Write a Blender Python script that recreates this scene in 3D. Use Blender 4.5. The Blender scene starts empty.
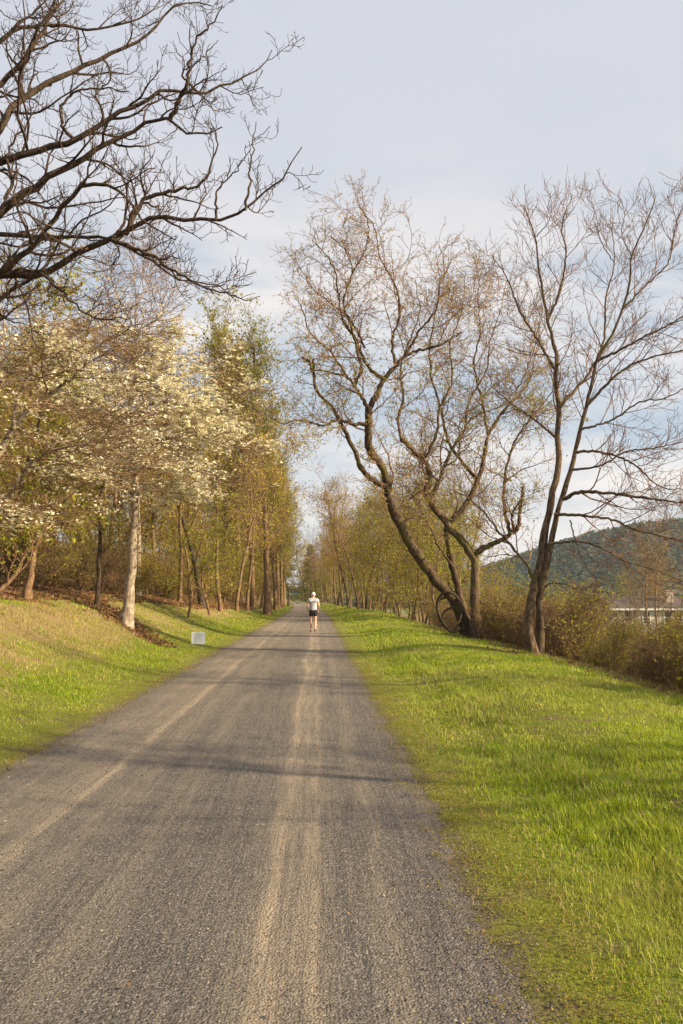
import bpy, math
import numpy as np
from mathutils import Vector
R_ = math.radians
rng = np.random.default_rng(7)
scene = bpy.context.scene
COL = scene.collection
def nrm(v):
    return v/np.maximum(np.linalg.norm(v, axis=-1, keepdims=True), 1e-9)

# ------------------------------------------------------------------ camera
F = 800.0; CH = 1.5
pitch = math.atan(84.5/F); yaw = math.atan(23.5/F)
fw = np.array([math.sin(yaw)*math.cos(pitch), math.cos(yaw)*math.cos(pitch), math.sin(pitch)])
rt = np.array([math.cos(yaw), -math.sin(yaw), 0.0])
up = np.cross(rt, fw)
cd = bpy.data.cameras.new('camera'); cam = bpy.data.objects.new('camera', cd); COL.objects.link(cam)
cd.sensor_fit = 'VERTICAL'; cd.sensor_height = 36; cd.lens = F/1024*36
cd.clip_start = 0.05; cd.clip_end = 6000
cam.location = (0, 0, CH)
cam.rotation_euler = Vector(fw).to_track_quat('-Z', 'Y').to_euler()
scene.camera = cam
def at(px, py, d):
    r = fw*F + rt*(px-341.5) + up*(512-py)
    return np.array([0, 0, CH]) + r*(d/r[1])

# ------------------------------------------------------------------ noise and terrain
def _h(ix, iy, s):
    n = (ix.astype(np.int64)*374761393 + iy.astype(np.int64)*668265263 + s*1274126177) & 0x7fffffff
    n = ((n ^ (n >> 13))*1274126177) & 0x7fffffff
    return ((n ^ (n >> 16)) & 0xffff)/65535.0
def vn(x, y, s=0):
    x = np.asarray(x, float); y = np.asarray(y, float)
    ix = np.floor(x); iy = np.floor(y); fx = x-ix; fy = y-iy
    fx = fx*fx*(3-2*fx); fy = fy*fy*(3-2*fy)
    a = _h(ix, iy, s); b = _h(ix+1, iy, s); c = _h(ix, iy+1, s); d = _h(ix+1, iy+1, s)
    return (a*(1-fx)+b*fx)*(1-fy) + (c*(1-fx)+d*fx)*fy
def fbm(x, y, s=0, o=3):
    t = 0; a = 1; w = 0
    for i in range(o):
        t = t + a*vn(x*2**i+i*17.3, y*2**i+i*5.1, s+i); w += a; a *= .5
    return t/w
def pc(Y):
    return -0.0002*np.maximum(np.asarray(Y, float)-50, 0)**2*(np.asarray(Y) < 400) - 24.5*(np.asarray(Y) >= 400)
EL, ER = -2.66, 0.80       # path edges
HU = [-3000, -300, -120, -60, -25, -12, -8.3, -6.6, -5.6, -4.6, -3.6, -3.0, -2.66, -1, .8, 1.3, 1.9, 2.5, 3.2, 4.4, 5.4, 6.6, 9, 14, 24, 60, 3000]
HZ = [60, 60, 32, 12, 4.4, 2.1, 1.55, 1.12, .68, .30, .06, .0, -.02, .0, -.02, .03, -.02, .17, .21, .13, .0, -.3, -.95, -1.9, -3.4, -3.8, -4.2]
def seg(X, Y):      # distance to the eroded cut on the left bank
    ax, ay, bx, by = -9.0, 29.5, -4.3, 22.0
    t = np.clip(((X-ax)*(bx-ax)+(Y-ay)*(by-ay))/((bx-ax)**2+(by-ay)**2), 0, 1)
    return np.hypot(X-ax-t*(bx-ax), Y-ay-t*(by-ay))
def gz(X, Y):
    X = np.asarray(X, float); Y = np.asarray(Y, float)
    u = X-pc(Y)
    z = (np.interp(u, HU, HZ)+np.interp(u-.35, HU, HZ)+np.interp(u+.35, HU, HZ))/3
    off = np.clip(np.maximum(EL-.3-u, u-ER-.3), 0, 1)
    z = z + off*((fbm(X*.9, Y*.7, 3)-.5)*.14 + (fbm(X*.15, Y*.12, 9)-.5)*.3*np.clip(np.abs(u)/12, 0.1, 1))
    ds = seg(X, Y); z = z - .16*np.exp(-(ds/.35)**2)
    # ground mound past the wood edge, right of the trail
    z = z + .28*np.exp(-((u-4.2)/2.0)**2-((Y-62)/10)**2)
    return z
def g1(x, y): return float(gz(np.array([x]), np.array([y]))[0])

# ------------------------------------------------------------------ mesh accumulator
class MB:
    def __init__(s): s.v = []; s.q = []; s.t = []; s.n = 0; s.a = []
    def add(s, v, q=None, t=None, a=None):
        v = np.asarray(v, float).reshape(-1, 3)
        if q is not None and len(q): s.q.append(np.asarray(q).reshape(-1, 4)+s.n)
        if t is not None and len(t): s.t.append(np.asarray(t).reshape(-1, 3)+s.n)
        s.v.append(v); s.n += len(v)
        s.a.append(np.zeros(len(v)) if a is None else np.asarray(a, float).reshape(-1))
    def build(s, name, mat, parent=None, org=None, smooth=False, attr=None):
        v = np.concatenate(s.v) if s.v else np.zeros((0, 3))
        if org is not None: v = v-np.asarray(org)
        q = np.concatenate(s.q) if s.q else np.zeros((0, 4), int)
        t = np.concatenate(s.t) if s.t else np.zeros((0, 3), int)
        me = bpy.data.meshes.new(name)
        me.vertices.add(len(v)); me.vertices.foreach_set('co', v.astype(np.float32).ravel())
        li = np.concatenate([q.ravel(), t.ravel()]).astype(np.int32)
        me.loops.add(len(li)); me.loops.foreach_set('vertex_index', li)
        me.polygons.add(len(q)+len(t))
        st = np.concatenate([np.arange(len(q))*4, len(q)*4+np.arange(len(t))*3]).astype(np.int32)
        me.polygons.foreach_set('loop_start', st)
        me.polygons.foreach_set('use_smooth', np.full(len(q)+len(t), bool(smooth)))
        if attr:
            at_ = me.attributes.new(attr, 'FLOAT', 'POINT'); at_.data.foreach_set('value', np.concatenate(s.a).astype(np.float32))
        me.update(calc_edges=True)
        if mat: me.materials.append(mat)
        o = bpy.data.objects.new(name, me); COL.objects.link(o)
        if parent is not None: o.parent = parent
        return o
def empty(name, loc, rz=0):
    o = bpy.data.objects.new(name, None); COL.objects.link(o)
    o.location = tuple(float(c) for c in loc); o.rotation_euler = (0, 0, rz); o.empty_display_size = .2
    return o
def tag(o, label=None, cat=None, group=None, kind=None):
    if label: o['label'] = label
    if cat: o['category'] = cat
    if group: o['group'] = group
    if kind: o['kind'] = kind
    return o
def copy_tree(o, parent=None):
    c = o.copy(); COL.objects.link(c)
    if parent is not None: c.parent = parent
    for ch in list(o.children): copy_tree(ch, c)
    return c

# ------------------------------------------------------------------ branches
def catmull(pts, n):
    p = np.asarray(pts, float)
    p = np.vstack([2*p[0]-p[1], p, 2*p[-1]-p[-2]])
    out = []
    for i in range(1, len(p)-2):
        for t in np.linspace(0, 1, 12, endpoint=False):
            a, b, c, d = p[i-1], p[i], p[i+1], p[i+2]
            out.append(.5*((2*b)+(-a+c)*t+(2*a-5*b+4*c-d)*t*t+(-a+3*b-3*c+d)*t**3))
    out.append(p[-2]); out = np.array(out)
    L = np.r_[0, np.cumsum(np.linalg.norm(np.diff(out, axis=0), axis=1))]
    s = np.linspace(0, L[-1], n)
    return np.stack([np.interp(s, L, out[:, k]) for k in range(3)], 1)
def tubes(mb, P, Rr, sides, rough=0.):
    P = np.asarray(P, float); Rr = np.asarray(Rr, float)
    if P.ndim == 2: P = P[None]; Rr = Rr[None]
    N, n, _ = P.shape
    T = np.empty_like(P); T[:, 1:-1] = P[:, 2:]-P[:, :-2]; T[:, 0] = P[:, 1]-P[:, 0]; T[:, -1] = P[:, -1]-P[:, -2]
    T = nrm(T)
    m = nrm(P[:, -1]-P[:, 0]+1e-6)
    ref = np.where(np.abs(m[:, 2:3]) < .7, np.array([[0, 0, 1.]]), np.array([[0.1, 1., 0]]))[:, None, :]
    A = nrm(np.cross(T, np.broadcast_to(ref, T.shape))); B = np.cross(T, A)
    th = np.arange(sides)*2*math.pi/sides
    c = np.cos(th)[None, None, :, None]; s_ = np.sin(th)[None, None, :, None]
    Rv = Rr[:, :, None, None]*np.ones((1, 1, sides, 1))
    if rough:
        k_ = rng.normal(size=(N, n, sides, 1)); k_ = (k_+np.roll(k_, 1, 2)+np.roll(k_, 1, 1))/1.73; Rv = Rv*(1+rough*k_)
    V = P[:, :, None, :] + Rv*(A[:, :, None, :]*c + B[:, :, None, :]*s_)
    idx = np.arange(N*n*sides).reshape(N, n, sides)
    a = idx[:, :-1]; b = idx[:, 1:]
    q = np.stack([a, np.roll(a, -1, 2), np.roll(b, -1, 2), b], -1).reshape(-1, 4)
    mb.add(V.reshape(-1, 3), q)
def lerp_at(A, t):
    N, n = A.shape[:2]
    f = t*(n-1); i = np.minimum(f.astype(int), n-2); w = f-i
    r = np.arange(N)[:, None]
    if A.ndim == 3: return A[r, i]*(1-w[..., None]) + A[r, i+1]*w[..., None]
    return A[r, i]*(1-w) + A[r, i+1]*w
def kids(P, Rr, k, t0=.2, t1=1., ang=50, asd=12, L=1., fall=.5, Ljit=.35, n=6, wig=.18, upt=.05, flat=1., rr=.6, rmin=.002, rmax=9, g=None, bias=None, lenref=None):
    g = g or rng
    N = len(P); plen0 = np.linalg.norm(np.diff(P, axis=1), axis=2).sum(1)
    t = t0+(t1-t0)*((np.arange(k)[None]+g.random((N, k)))/k)
    pos = lerp_at(P, t)
    T = nrm(lerp_at(P, np.minimum(t+.04, 1))-lerp_at(P, np.maximum(t-.04, 0)))
    ref = nrm(g.normal(size=(N, 1, 3)))
    A = nrm(np.cross(T, np.broadcast_to(ref, T.shape))); B = np.cross(T, A)
    az = (np.arange(k)[None]*2.4 + g.random((N, 1))*6.28 + g.normal(size=(N, k))*.5)[..., None]
    an = np.radians(ang+g.normal(size=(N, k))*asd)[..., None]
    D = np.cos(an)*T + np.sin(an)*(np.cos(az)*A+np.sin(az)*B)
    D[..., 2] *= flat
    if bias is not None: D = D+np.asarray(bias)
    D = nrm(D)
    if np.isscalar(L): Lp = L
    else: Lp = np.asarray(L)[:, None]
    ln = Lp*(1-fall*t)*np.clip(1+g.normal(size=(N, k))*Ljit, .3, 1.9)
    r0 = np.clip(lerp_at(Rr, t)*rr, rmin*1.3, rmax)
    M = N*k
    D = D.reshape(M, 3); pos = pos.reshape(M, 3); ln = ln.reshape(M); r0 = r0.reshape(M)
    out = np.empty((M, n, 3)); out[:, 0] = pos
    st = (ln/(n-1))[:, None]
    w = wig
    for i in range(1, n):
        D = D + g.normal(size=(M, 3))*w*np.array([1, 1, flat]); D[:, 2] += upt
        D = nrm(D); out[:, i] = out[:, i-1]+D*st
    rad = r0[:, None]*(1-np.linspace(0, 1, n)[None]*.75)
    if lenref:       # short limbs carry fewer twigs
        kp = g.random(M) < np.repeat(np.clip(plen0/lenref, .12, 1), k)
        if kp.sum() > 2: out, rad = out[kp], rad[kp]
    return out, np.maximum(rad, rmin)
def leaves(mb, P, k, size, spread=.03, aspect=.5, flatn=0., t0=.3, a=None, g=None, rise=0.):
    g = g or rng
    N = len(P)
    t = t0+(1-t0)*g.random((N, k))
    c = lerp_at(P, t).reshape(-1, 3) + g.normal(size=(N*k, 3))*spread
    M = len(c)
    nn = g.normal(size=(M, 3)); nn[:, 2] += flatn*np.sign(rise or 1)*2; nn = nrm(nn)
    d = nrm(np.cross(nn, g.normal(size=(M, 3)))); b = np.cross(nn, d)
    s = (size*np.clip(1+g.normal(size=M)*.3, .4, 1.8))[:, None]
    cup = nn*s*.18
    V = np.stack([c-d*s, c-b*s*aspect+cup, c+d*s, c+b*s*aspect+cup], 1)
    mb.add(V.reshape(-1, 3), np.arange(M*4).reshape(M, 4), a=None if a is None else np.full(M*4, a))

# ------------------------------------------------------------------ materials
def newmat(name):
    m = bpy.data.materials.new(name); m.use_nodes = True
    nt = m.node_tree; nt.nodes.clear()
    out = nt.nodes.new('ShaderNodeOutputMaterial')
    return m, nt, out
def nd(nt, typ, **kw):
    n = nt.nodes.new(typ)
    for k, v in kw.items():
        if k.startswith('i_'): n.inputs[k[2:].replace('_', ' ')].default_value = v
        else: setattr(n, k, v)
    return n
def ramp(nt, src, stops, interp='LINEAR'):
    r = nt.nodes.new('ShaderNodeValToRGB'); r.color_ramp.interpolation = interp
    e = r.color_ramp.elements
    while len(e) < len(stops): e.new(.5)
    for i, (p, c) in enumerate(stops):
        e[i].position = p; e[i].color = (c, c, c, 1) if np.isscalar(c) else (*c, 1)
    nt.links.new(src, r.inputs[0]); return r.outputs[0]
def mixc(nt, f, a, b, blend='MIX'):
    m = nt.nodes.new('ShaderNodeMix'); m.data_type = 'RGBA'; m.blend_type = blend; m.clamp_factor = True
    for s, v in ((m.inputs[0], f), (m.inputs[6], a), (m.inputs[7], b)):
        if isinstance(v, bpy.types.NodeSocket): nt.links.new(v, s)
        elif np.isscalar(v): s.default_value = v if s.type == 'VALUE' else (v, v, v, 1)
        else: s.default_value = (*v, 1)
    return m.outputs[2]
def math_(nt, op, a, b=None, c=None, clamp=False):
    m = nt.nodes.new('ShaderNodeMath'); m.operation = op; m.use_clamp = clamp
    for i, v in enumerate((a, b, c)):
        if v is None: continue
        if isinstance(v, bpy.types.NodeSocket): nt.links.new(v, m.inputs[i])
        else: m.inputs[i].default_value = v
    return m.outputs[0]
def noise(nt, vec, scale, detail=4, rough=.55, dist=0):
    n = nd(nt, 'ShaderNodeTexNoise'); n.inputs['Scale'].default_value = scale; n.inputs['Detail'].default_value = detail
    n.inputs['Roughness'].default_value = rough; n.inputs['Distortion'].default_value = dist
    if vec is not None: nt.links.new(vec, n.inputs['Vector'])
    return n.outputs['Fac']
def mapping(nt, vec, scale=(1, 1, 1), loc=(0, 0, 0)):
    m = nd(nt, 'ShaderNodeMapping'); m.inputs['Scale'].default_value = scale; m.inputs['Location'].default_value = loc
    nt.links.new(vec, m.inputs['Vector']); return m.outputs[0]
def bump(nt, h, strength=.5, dist=.02):
    b = nd(nt, 'ShaderNodeBump'); b.inputs['Strength'].default_value = strength; b.inputs['Distance'].default_value = dist
    nt.links.new(h, b.inputs['Height']); return b.outputs[0]
def plain(name, col, rough=.7, var=.15, scale=20):
    m, nt, out = newmat(name); b = nd(nt, 'ShaderNodeBsdfPrincipled'); b.inputs['Roughness'].default_value = rough
    tc = nd(nt, 'ShaderNodeTexCoord')
    f = noise(nt, tc.outputs['Object'], scale)
    c = ramp(nt, f, [(.25, tuple(x*(1-var) for x in col)), (.75, tuple(min(x*(1+var), 1) for x in col))])
    nt.links.new(c, b.inputs['Base Color']); nt.links.new(b.outputs[0], out.inputs[0]); return m
def bark(name, dark, light, moss=None, scale=9, bstr=.8, lichen=None):
    m, nt, out = newmat(name); b = nd(nt, 'ShaderNodeBsdfPrincipled'); b.inputs['Roughness'].default_value = .9
    b.inputs['Specular IOR Level'].default_value = .2
    tc = nd(nt, 'ShaderNodeTexCoord'); v = mapping(nt, tc.outputs['Object'], (1, 1, .28))
    f = noise(nt, v, scale*2, 7, .72, .6)
    c = ramp(nt, f, [(.36, dark), (.5, tuple((d+l)/2 for d, l in zip(dark, light))), (.62, light)])
    if moss:
        f2 = noise(nt, tc.outputs['Object'], 1.7, 4)
        c = mixc(nt, ramp(nt, f2, [(.52, 0.), (.62, .75)]), c, moss)
    if lichen:
        f3 = noise(nt, tc.outputs['Object'], 5, 5)
        c = mixc(nt, ramp(nt, f3, [(.53, 0.), (.6, .8)]), c, lichen)
    nt.links.new(c, b.inputs['Base Color']); nt.links.new(bump(nt, f, bstr, .03), b.inputs['Normal'])
    nt.links.new(b.outputs[0], out.inputs[0]); return m
def leafmat(name, cols, trans=.45, rough=.55, noise_scale=.5):
    m, nt, out = newmat(name); b = nd(nt, 'ShaderNodeBsdfPrincipled'); b.inputs['Roughness'].default_value = rough
    b.inputs['Specular IOR Level'].default_value = .25
    ge = nd(nt, 'ShaderNodeNewGeometry')
    oi = nd(nt, 'ShaderNodeObjectInfo'); tc = nd(nt, 'ShaderNodeTexCoord')
    f = noise(nt, tc.outputs['Object'], noise_scale, 2)
    k = math_(nt, 'ADD', math_(nt, 'MULTIPLY', ge.outputs['Random Per Island'], .6), math_(nt, 'MULTIPLY', f, .4))
    k = math_(nt, 'ADD', k, math_(nt, 'MULTIPLY', math_(nt, 'SUBTRACT', oi.outputs['Random'], .5), .25))
    n = len(cols)
    c = ramp(nt, k, [(.1+.75*i/(n-1), cc) for i, cc in enumerate(cols)])
    nt.links.new(c, b.inputs['Base Color'])
    tr = nd(nt, 'ShaderNodeBsdfTranslucent'); nt.links.new(c, tr.inputs[0])
    mx = nd(nt, 'ShaderNodeMixShader'); mx.inputs[0].default_value = trans
    nt.links.new(b.outputs[0], mx.inputs[1]); nt.links.new(tr.outputs[0], mx.inputs[2]); nt.links.new(mx.outputs[0], out.inputs[0])
    return m
BARK = {
 'dark': bark('bark_dark', (.018, .013, .010), (.10, .07, .05), None, 8),
 'warm': bark('bark_warm', (.022, .015, .010), (.20, .135, .085), (.10, .09, .025), 7),
 'grey': bark('bark_grey', (.12, .09, .065), (.38, .31, .235), None, 8, .6, (.42, .37, .28)),
 'tan': bark('bark_tan', (.06, .036, .020), (.28, .18, .10), None, 9, .6),
 'mossy': bark('bark_mossy', (.014, .010, .007), (.13, .085, .055), (.11, .095, .02), 6),
 'twig': bark('bark_twig', (.10, .055, .033), (.30, .18, .11), None, 3, .2),
 'twigdark': bark('bark_twig_dark', (.03, .02, .015), (.09, .058, .042), None, 3, .2),
}
LEAF = {
 'bud': leafmat('bud_leaves', [(.40, .19, .12), (.46, .30, .17), (.40, .37, .09), (.52, .42, .26)], .4),
 'spring': leafmat('spring_leaves', [(.17, .19, .02), (.30, .30, .03), (.42, .38, .05)], .5),
 'gold': leafmat('golden_leaves', [(.22, .13, .02), (.38, .25, .03), (.38, .33, .04), (.50, .36, .09)], .45),
 'olive': leafmat('olive_leaves', [(.12, .12, .015), (.25, .22, .025), (.38, .29, .05)], .45),
 'green': leafmat('green_leaves', [(.09, .14, .012), (.18, .23, .02), (.33, .33, .035)], .45),
 'brown': leafmat('brown_leaves', [(.11, .055, .025), (.22, .12, .055), (.34, .21, .11)], .35),
 'blossom': leafmat('dogwood_blossoms', [(.68, .61, .36), (.84, .79, .58), (.89, .86, .72)], .35, .6, 1.0),
 'needle': leafmat('needles', [(.12, .12, .018), (.27, .24, .03), (.42, .34, .06)], .25),
 'hill': leafmat('hill_foliage', [(.018, .040, .024), (.035, .068, .036), (.06, .085, .045), (.085, .08, .05)], .3, .7, .02),
}
# ground
def gravel_nodes(nt, vec, u):
    """colour and height of the crushed stone; u is the distance across the trail"""
    fine = noise(nt, vec, 75, 5, .7)
    med = noise(nt, vec, 22, 3, .6)
    vor = nd(nt, 'ShaderNodeTexVoronoi'); vor.inputs['Scale'].default_value = 85; nt.links.new(vec, vor.inputs['Vector'])
    sep = nd(nt, 'ShaderNodeSeparateXYZ'); nt.links.new(vec, sep.inputs[0])
    cmb = nd(nt, 'ShaderNodeCombineXYZ'); nt.links.new(u, cmb.inputs[0]); nt.links.new(sep.outputs[1], cmb.inputs[1])
    st = noise(nt, mapping(nt, cmb.outputs[0], (7, .35, 1)), 1, 6, .7, 1.2)
    st2 = noise(nt, mapping(nt, cmb.outputs[0], (22, .8, 1), (4, 2, 0)), 1, 5, .7, 1.4)
    patch = noise(nt, vec, .9, 4, .6)
    speck = ramp(nt, vor.outputs['Color'], [(.15, (.03, .029, .031)), (.5, (.092, .083, .077)), (.8, (.20, .18, .16)), (.97, (.44, .41, .38))])
    base = mixc(nt, .5, speck, ramp(nt, fine, [(.3, (.026, .025, .027)), (.5, (.087, .079, .074)), (.72, (.23, .205, .18))]))
    tan = mixc(nt, ramp(nt, fine, [(.3, 0.), (.7, 1.)]), (.20, .155, .11), (.41, .335, .25))
    # worn tan wheel tracks: gaussian bands across the trail
    def band(c, w, amp):
        d = math_(nt, 'DIVIDE', math_(nt, 'SUBTRACT', uw, c), w)
        return math_(nt, 'MULTIPLY', math_(nt, 'POWER', 2.718, math_(nt, 'MULTIPLY', math_(nt, 'MULTIPLY', d, d), -1)), amp)
    wob = noise(nt, mapping(nt, cmb.outputs[0], (1.5, .35, 1)), 1, 3)
    uw = math_(nt, 'ADD', u, math_(nt, 'MULTIPLY', math_(nt, 'SUBTRACT', wob, .5), .35))
    t = band(-.24, .045, .45)
    for c, w, a in ((-.15, .20, .46), (.0, .04, .35), (-1.78, .06, .6), (-1.92, .26, .36), (-1.45, .12, .3), (-2.3, .2, .3), (.33, .07, .25), (-1.05, .1, .22)):
        t = math_(nt, 'ADD', t, band(c, w, a))
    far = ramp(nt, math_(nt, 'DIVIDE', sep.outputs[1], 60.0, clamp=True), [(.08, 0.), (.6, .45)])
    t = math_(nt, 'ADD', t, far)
    t = math_(nt, 'MULTIPLY', t, ramp(nt, st, [(.3, .5), (.65, 1.2)]))
    t = math_(nt, 'ADD', t, ramp(nt, st2, [(.45, 0.), (.75, .3)]))
    t = math_(nt, 'MULTIPLY', t, ramp(nt, patch, [(.3, .6), (.65, 1.1)]))
    t = math_(nt, 'MULTIPLY', t, ramp(nt, med, [(.3, .6), (.6, 1.15)]), clamp=True)
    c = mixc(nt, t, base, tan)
    c = mixc(nt, ramp(nt, st2, [(.3, .35), (.5, 0.)]), c, (.04, .034, .030))
    h = math_(nt, 'ADD', math_(nt, 'MULTIPLY', fine, .6), math_(nt, 'ADD', math_(nt, 'MULTIPLY', vor.outputs['Distance'], -.8), math_(nt, 'MULTIPLY', st2, .8)))
    return c, h
def mat_path():
    m, nt, out = newmat('gravel'); b = nd(nt, 'ShaderNodeBsdfPrincipled'); b.inputs['Roughness'].default_value = .92
    b.inputs['Specular IOR Level'].default_value = .25
    tc = nd(nt, 'ShaderNodeTexCoord'); a = nd(nt, 'ShaderNodeAttribute', attribute_name='side')
    c, h = gravel_nodes(nt, tc.outputs['Object'], a.outputs['Fac'])
    e = math_(nt, 'MAXIMUM', math_(nt, 'SUBTRACT', EL+.12, a.outputs['Fac']), math_(nt, 'SUBTRACT', a.outputs['Fac'], ER-.15))
    e = math_(nt, 'ADD', e, math_(nt, 'MULTIPLY', math_(nt, 'SUBTRACT', noise(nt, tc.outputs['Object'], 4, 5, .7), .5), .8))
    litter = mixc(nt, noise(nt, tc.outputs['Object'], 40, 4), (.07, .052, .038), (.22, .165, .11))
    c = mixc(nt, ramp(nt, e, [(0., 0.), (.25, .55)]), c, litter)
    nt.links.new(c, b.inputs['Base Color']); nt.links.new(bump(nt, h, .9, .012), b.inputs['Normal'])
    nt.links.new(b.outputs[0], out.inputs[0]); return m
def mat_ground():
    m, nt, out = newmat('turf_soil'); b = nd(nt, 'ShaderNodeBsdfPrincipled'); b.inputs['Roughness'].default_value = .95
    b.inputs['Specular IOR Level'].default_value = .15
    tc = nd(nt, 'ShaderNodeTexCoord'); v = tc.outputs['Object']
    a = nd(nt, 'ShaderNodeAttribute', attribute_name='side').outputs['Fac']
    f1 = noise(nt, v, 30, 5, .7); f2 = noise(nt, v, .6, 4); f3 = noise(nt, v, 3, 4)
    grass = mixc(nt, ramp(nt, f1, [(.3, 0.), (.7, 1.)]), (.07, .085, .012), (.22, .24, .03))
    dry = mixc(nt, f1, (.14, .09, .045), (.38, .27, .15))
    soil = mixc(nt, f1, (.06, .04, .025), (.20, .135, .085))
    c = mixc(nt, ramp(nt, f3, [(.5, 0.), (.68, .7)]), grass, soil)
    wn = math_(nt, 'MULTIPLY', math_(nt, 'SUBTRACT', f2, .5), 6.0)
    # straw on the left bank, leaf litter in the woods
    bank = math_(nt, 'ADD', math_(nt, 'SUBTRACT', -4.4, a), wn)
    c = mixc(nt, ramp(nt, bank, [(0., 0.), (.9, .8)]), c, dry)
    wood = math_(nt, 'ADD', math_(nt, 'SUBTRACT', -8.2, a), math_(nt, 'MULTIPLY', wn, .4))
    litter = mixc(nt, ramp(nt, f1, [(.3, 0.), (.7, 1.)]), (.045, .026, .014), (.20, .12, .065))
    c = mixc(nt, ramp(nt, wood, [(0., 0.), (1., 1.)]), c, litter)
    rw = math_(nt, 'ADD', math_(nt, 'SUBTRACT', a, 5.6), math_(nt, 'MULTIPLY', wn, .2))
    c = mixc(nt, ramp(nt, rw, [(0., 0.), (1., .85)]), c, litter)
    field = math_(nt, 'SUBTRACT', a, 26.0)
    c = mixc(nt, ramp(nt, field, [(0., 0.), (1., .9)]), c, mixc(nt, f3, (.10, .13, .03), (.20, .19, .06)))
    # gravel spilling past the trail edge
    gc, gh = gravel_nodes(nt, v, a)
    e = math_(nt, 'MINIMUM', math_(nt, 'SUBTRACT', a, EL-.2), math_(nt, 'SUBTRACT', ER+.10, a))
    e = math_(nt, 'ADD', e, math_(nt, 'MULTIPLY', math_(nt, 'SUBTRACT', noise(nt, v, 3.5, 5, .7), .5), .9))
    e2 = math_(nt, 'ADD', e, .12)
    c = mixc(nt, ramp(nt, e2, [(0., 0.), (.4, .85)]), c, soil)
    c = mixc(nt, ramp(nt, e, [(0., 0.), (.2, 1.)]), c, mixc(nt, .3, gc, soil))
    nt.links.new(c, b.inputs['Base Color']); nt.links.new(bump(nt, f1, 1., .03), b.inputs['Normal'])
    nt.links.new(b.outputs[0], out.inputs[0]); return m
def mat_blades():
    m, nt, out = newmat('grass_blades'); b = nd(nt, 'ShaderNodeBsdfPrincipled'); b.inputs['Roughness'].default_value = .5
    b.inputs['Specular IOR Level'].default_value = .3
    ge = nd(nt, 'ShaderNodeNewGeometry'); a = nd(nt, 'ShaderNodeAttribute', attribute_name='dry').outputs['Fac']
    tcb = nd(nt, 'ShaderNodeTexCoord'); pn = noise(nt, tcb.outputs['Object'], .8, 5, .6)
    r = math_(nt, 'ADD', math_(nt, 'MULTIPLY', ge.outputs['Random Per Island'], .6), math_(nt, 'MULTIPLY', math_(nt, 'SUBTRACT', pn, .3), 1.1), clamp=True)
    g = ramp(nt, r, [(0., (.07, .14, .005)), (.4, (.19, .29, .010)), (.75, (.36, .42, .02)), (1., (.54, .53, .07))])
    d = ramp(nt, r, [(0., (.22, .13, .06)), (.5, (.46, .32, .16)), (1., (.64, .50, .30))])
    c = mixc(nt, a, g, d)
    nt.links.new(c, b.inputs['Base Color'])
    tr = nd(nt, 'ShaderNodeBsdfTranslucent'); nt.links.new(c, tr.inputs[0])
    mx = nd(nt, 'ShaderNodeMixShader'); mx.inputs[0].default_value = .4
    nt.links.new(b.outputs[0], mx.inputs[1]); nt.links.new(tr.outputs[0], mx.inputs[2]); nt.links.new(mx.outputs[0], out.inputs[0])
    return m

# ------------------------------------------------------------------ ground sheet
def grid_sheet(us, Ys, zoff, name, mat, edge=False):
    U, Y = np.meshgrid(us, Ys)
    if edge:
        le = EL+(fbm(Y*1.2, Y*0, 21)-.5)*.24+(vn(Y*8, Y*0, 4)-.5)*.05+(vn(Y*21, Y*0, 9)-.5)*.04; re = ER+(fbm(Y*1.3, Y*0, 23)-.5)*.22+(vn(Y*9, Y*0, 5)-.5)*.05+(vn(Y*23, Y*0, 8)-.5)*.04
        U = le+(re-le)*(U-us[0])/(us[-1]-us[0])
    X = U+pc(Y)
    Z = gz(X, Y)+zoff
    n, m = U.shape
    idx = np.arange(n*m).reshape(n, m)
    q = np.stack([idx[:-1, :-1], idx[:-1, 1:], idx[1:, 1:], idx[1:, :-1]], -1).reshape(-1, 4)
    mb = MB(); mb.add(np.stack([X, Y, Z], -1), q, a=U.ravel())
    return tag(mb.build(name, mat, smooth=True, attr='side'), kind='structure')
us = np.unique(np.r_[-1400, -800, -400, -300, -200, np.arange(-120, -30, 6), np.arange(-30, -9, 1), np.arange(-9, 9, .15), np.arange(9, 30, 1), np.arange(30, 120, 8), 150, 200, 300, 500, 900, 1400])
Ys = np.unique(np.r_[-400, -100, -40, np.arange(-20, 0, 2), np.arange(0, 14, .15), np.arange(14, 40, .4), np.arange(40, 90, 1.), np.arange(90, 260, 5), np.arange(260, 401, 20), 399.9, 600, 900, 1400, 1800])
MG = mat_ground()
grid_sheet(us, Ys, 0, 'ground', MG)
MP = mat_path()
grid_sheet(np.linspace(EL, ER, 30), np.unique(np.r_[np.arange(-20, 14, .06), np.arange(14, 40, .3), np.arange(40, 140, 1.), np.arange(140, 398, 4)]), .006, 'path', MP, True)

# hills: wooded ridge across the valley, right; low ridge behind the woods
def ridge(px):
    return np.interp(px, [200, 330, 420, 480, 520, 560, 600, 640, 683, 760, 900, 1100], [592, 597, 592, 578, 564, 551, 539, 531, 526, 516, 508, 508])
HD = 620.
def hill_h(X, Y):
    px = 318+X/Y*F
    top = (CH+(597-ridge(px))*HD/F)*1.0+4.2
    s = np.clip((Y-330)/(HD-330), 0, 1); s = s*s*(3-2*s)
    return -4.3+top*s + (fbm(X*.012, Y*.012, 31)-.5)*14*s*(1-s)*2
hx = np.linspace(-200, 800, 90); hy = np.linspace(320, 900, 50)
HX, HY = np.meshgrid(hx, hy)
HH = hill_h(HX, np.minimum(HY, HD))
mb = MB(); idx = np.arange(HX.size).reshape(HX.shape)
mb.add(np.stack([HX, HY, HH-.5], -1), np.stack([idx[:-1, :-1], idx[:-1, 1:], idx[1:, 1:], idx[1:, :-1]], -1).reshape(-1, 4))
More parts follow.
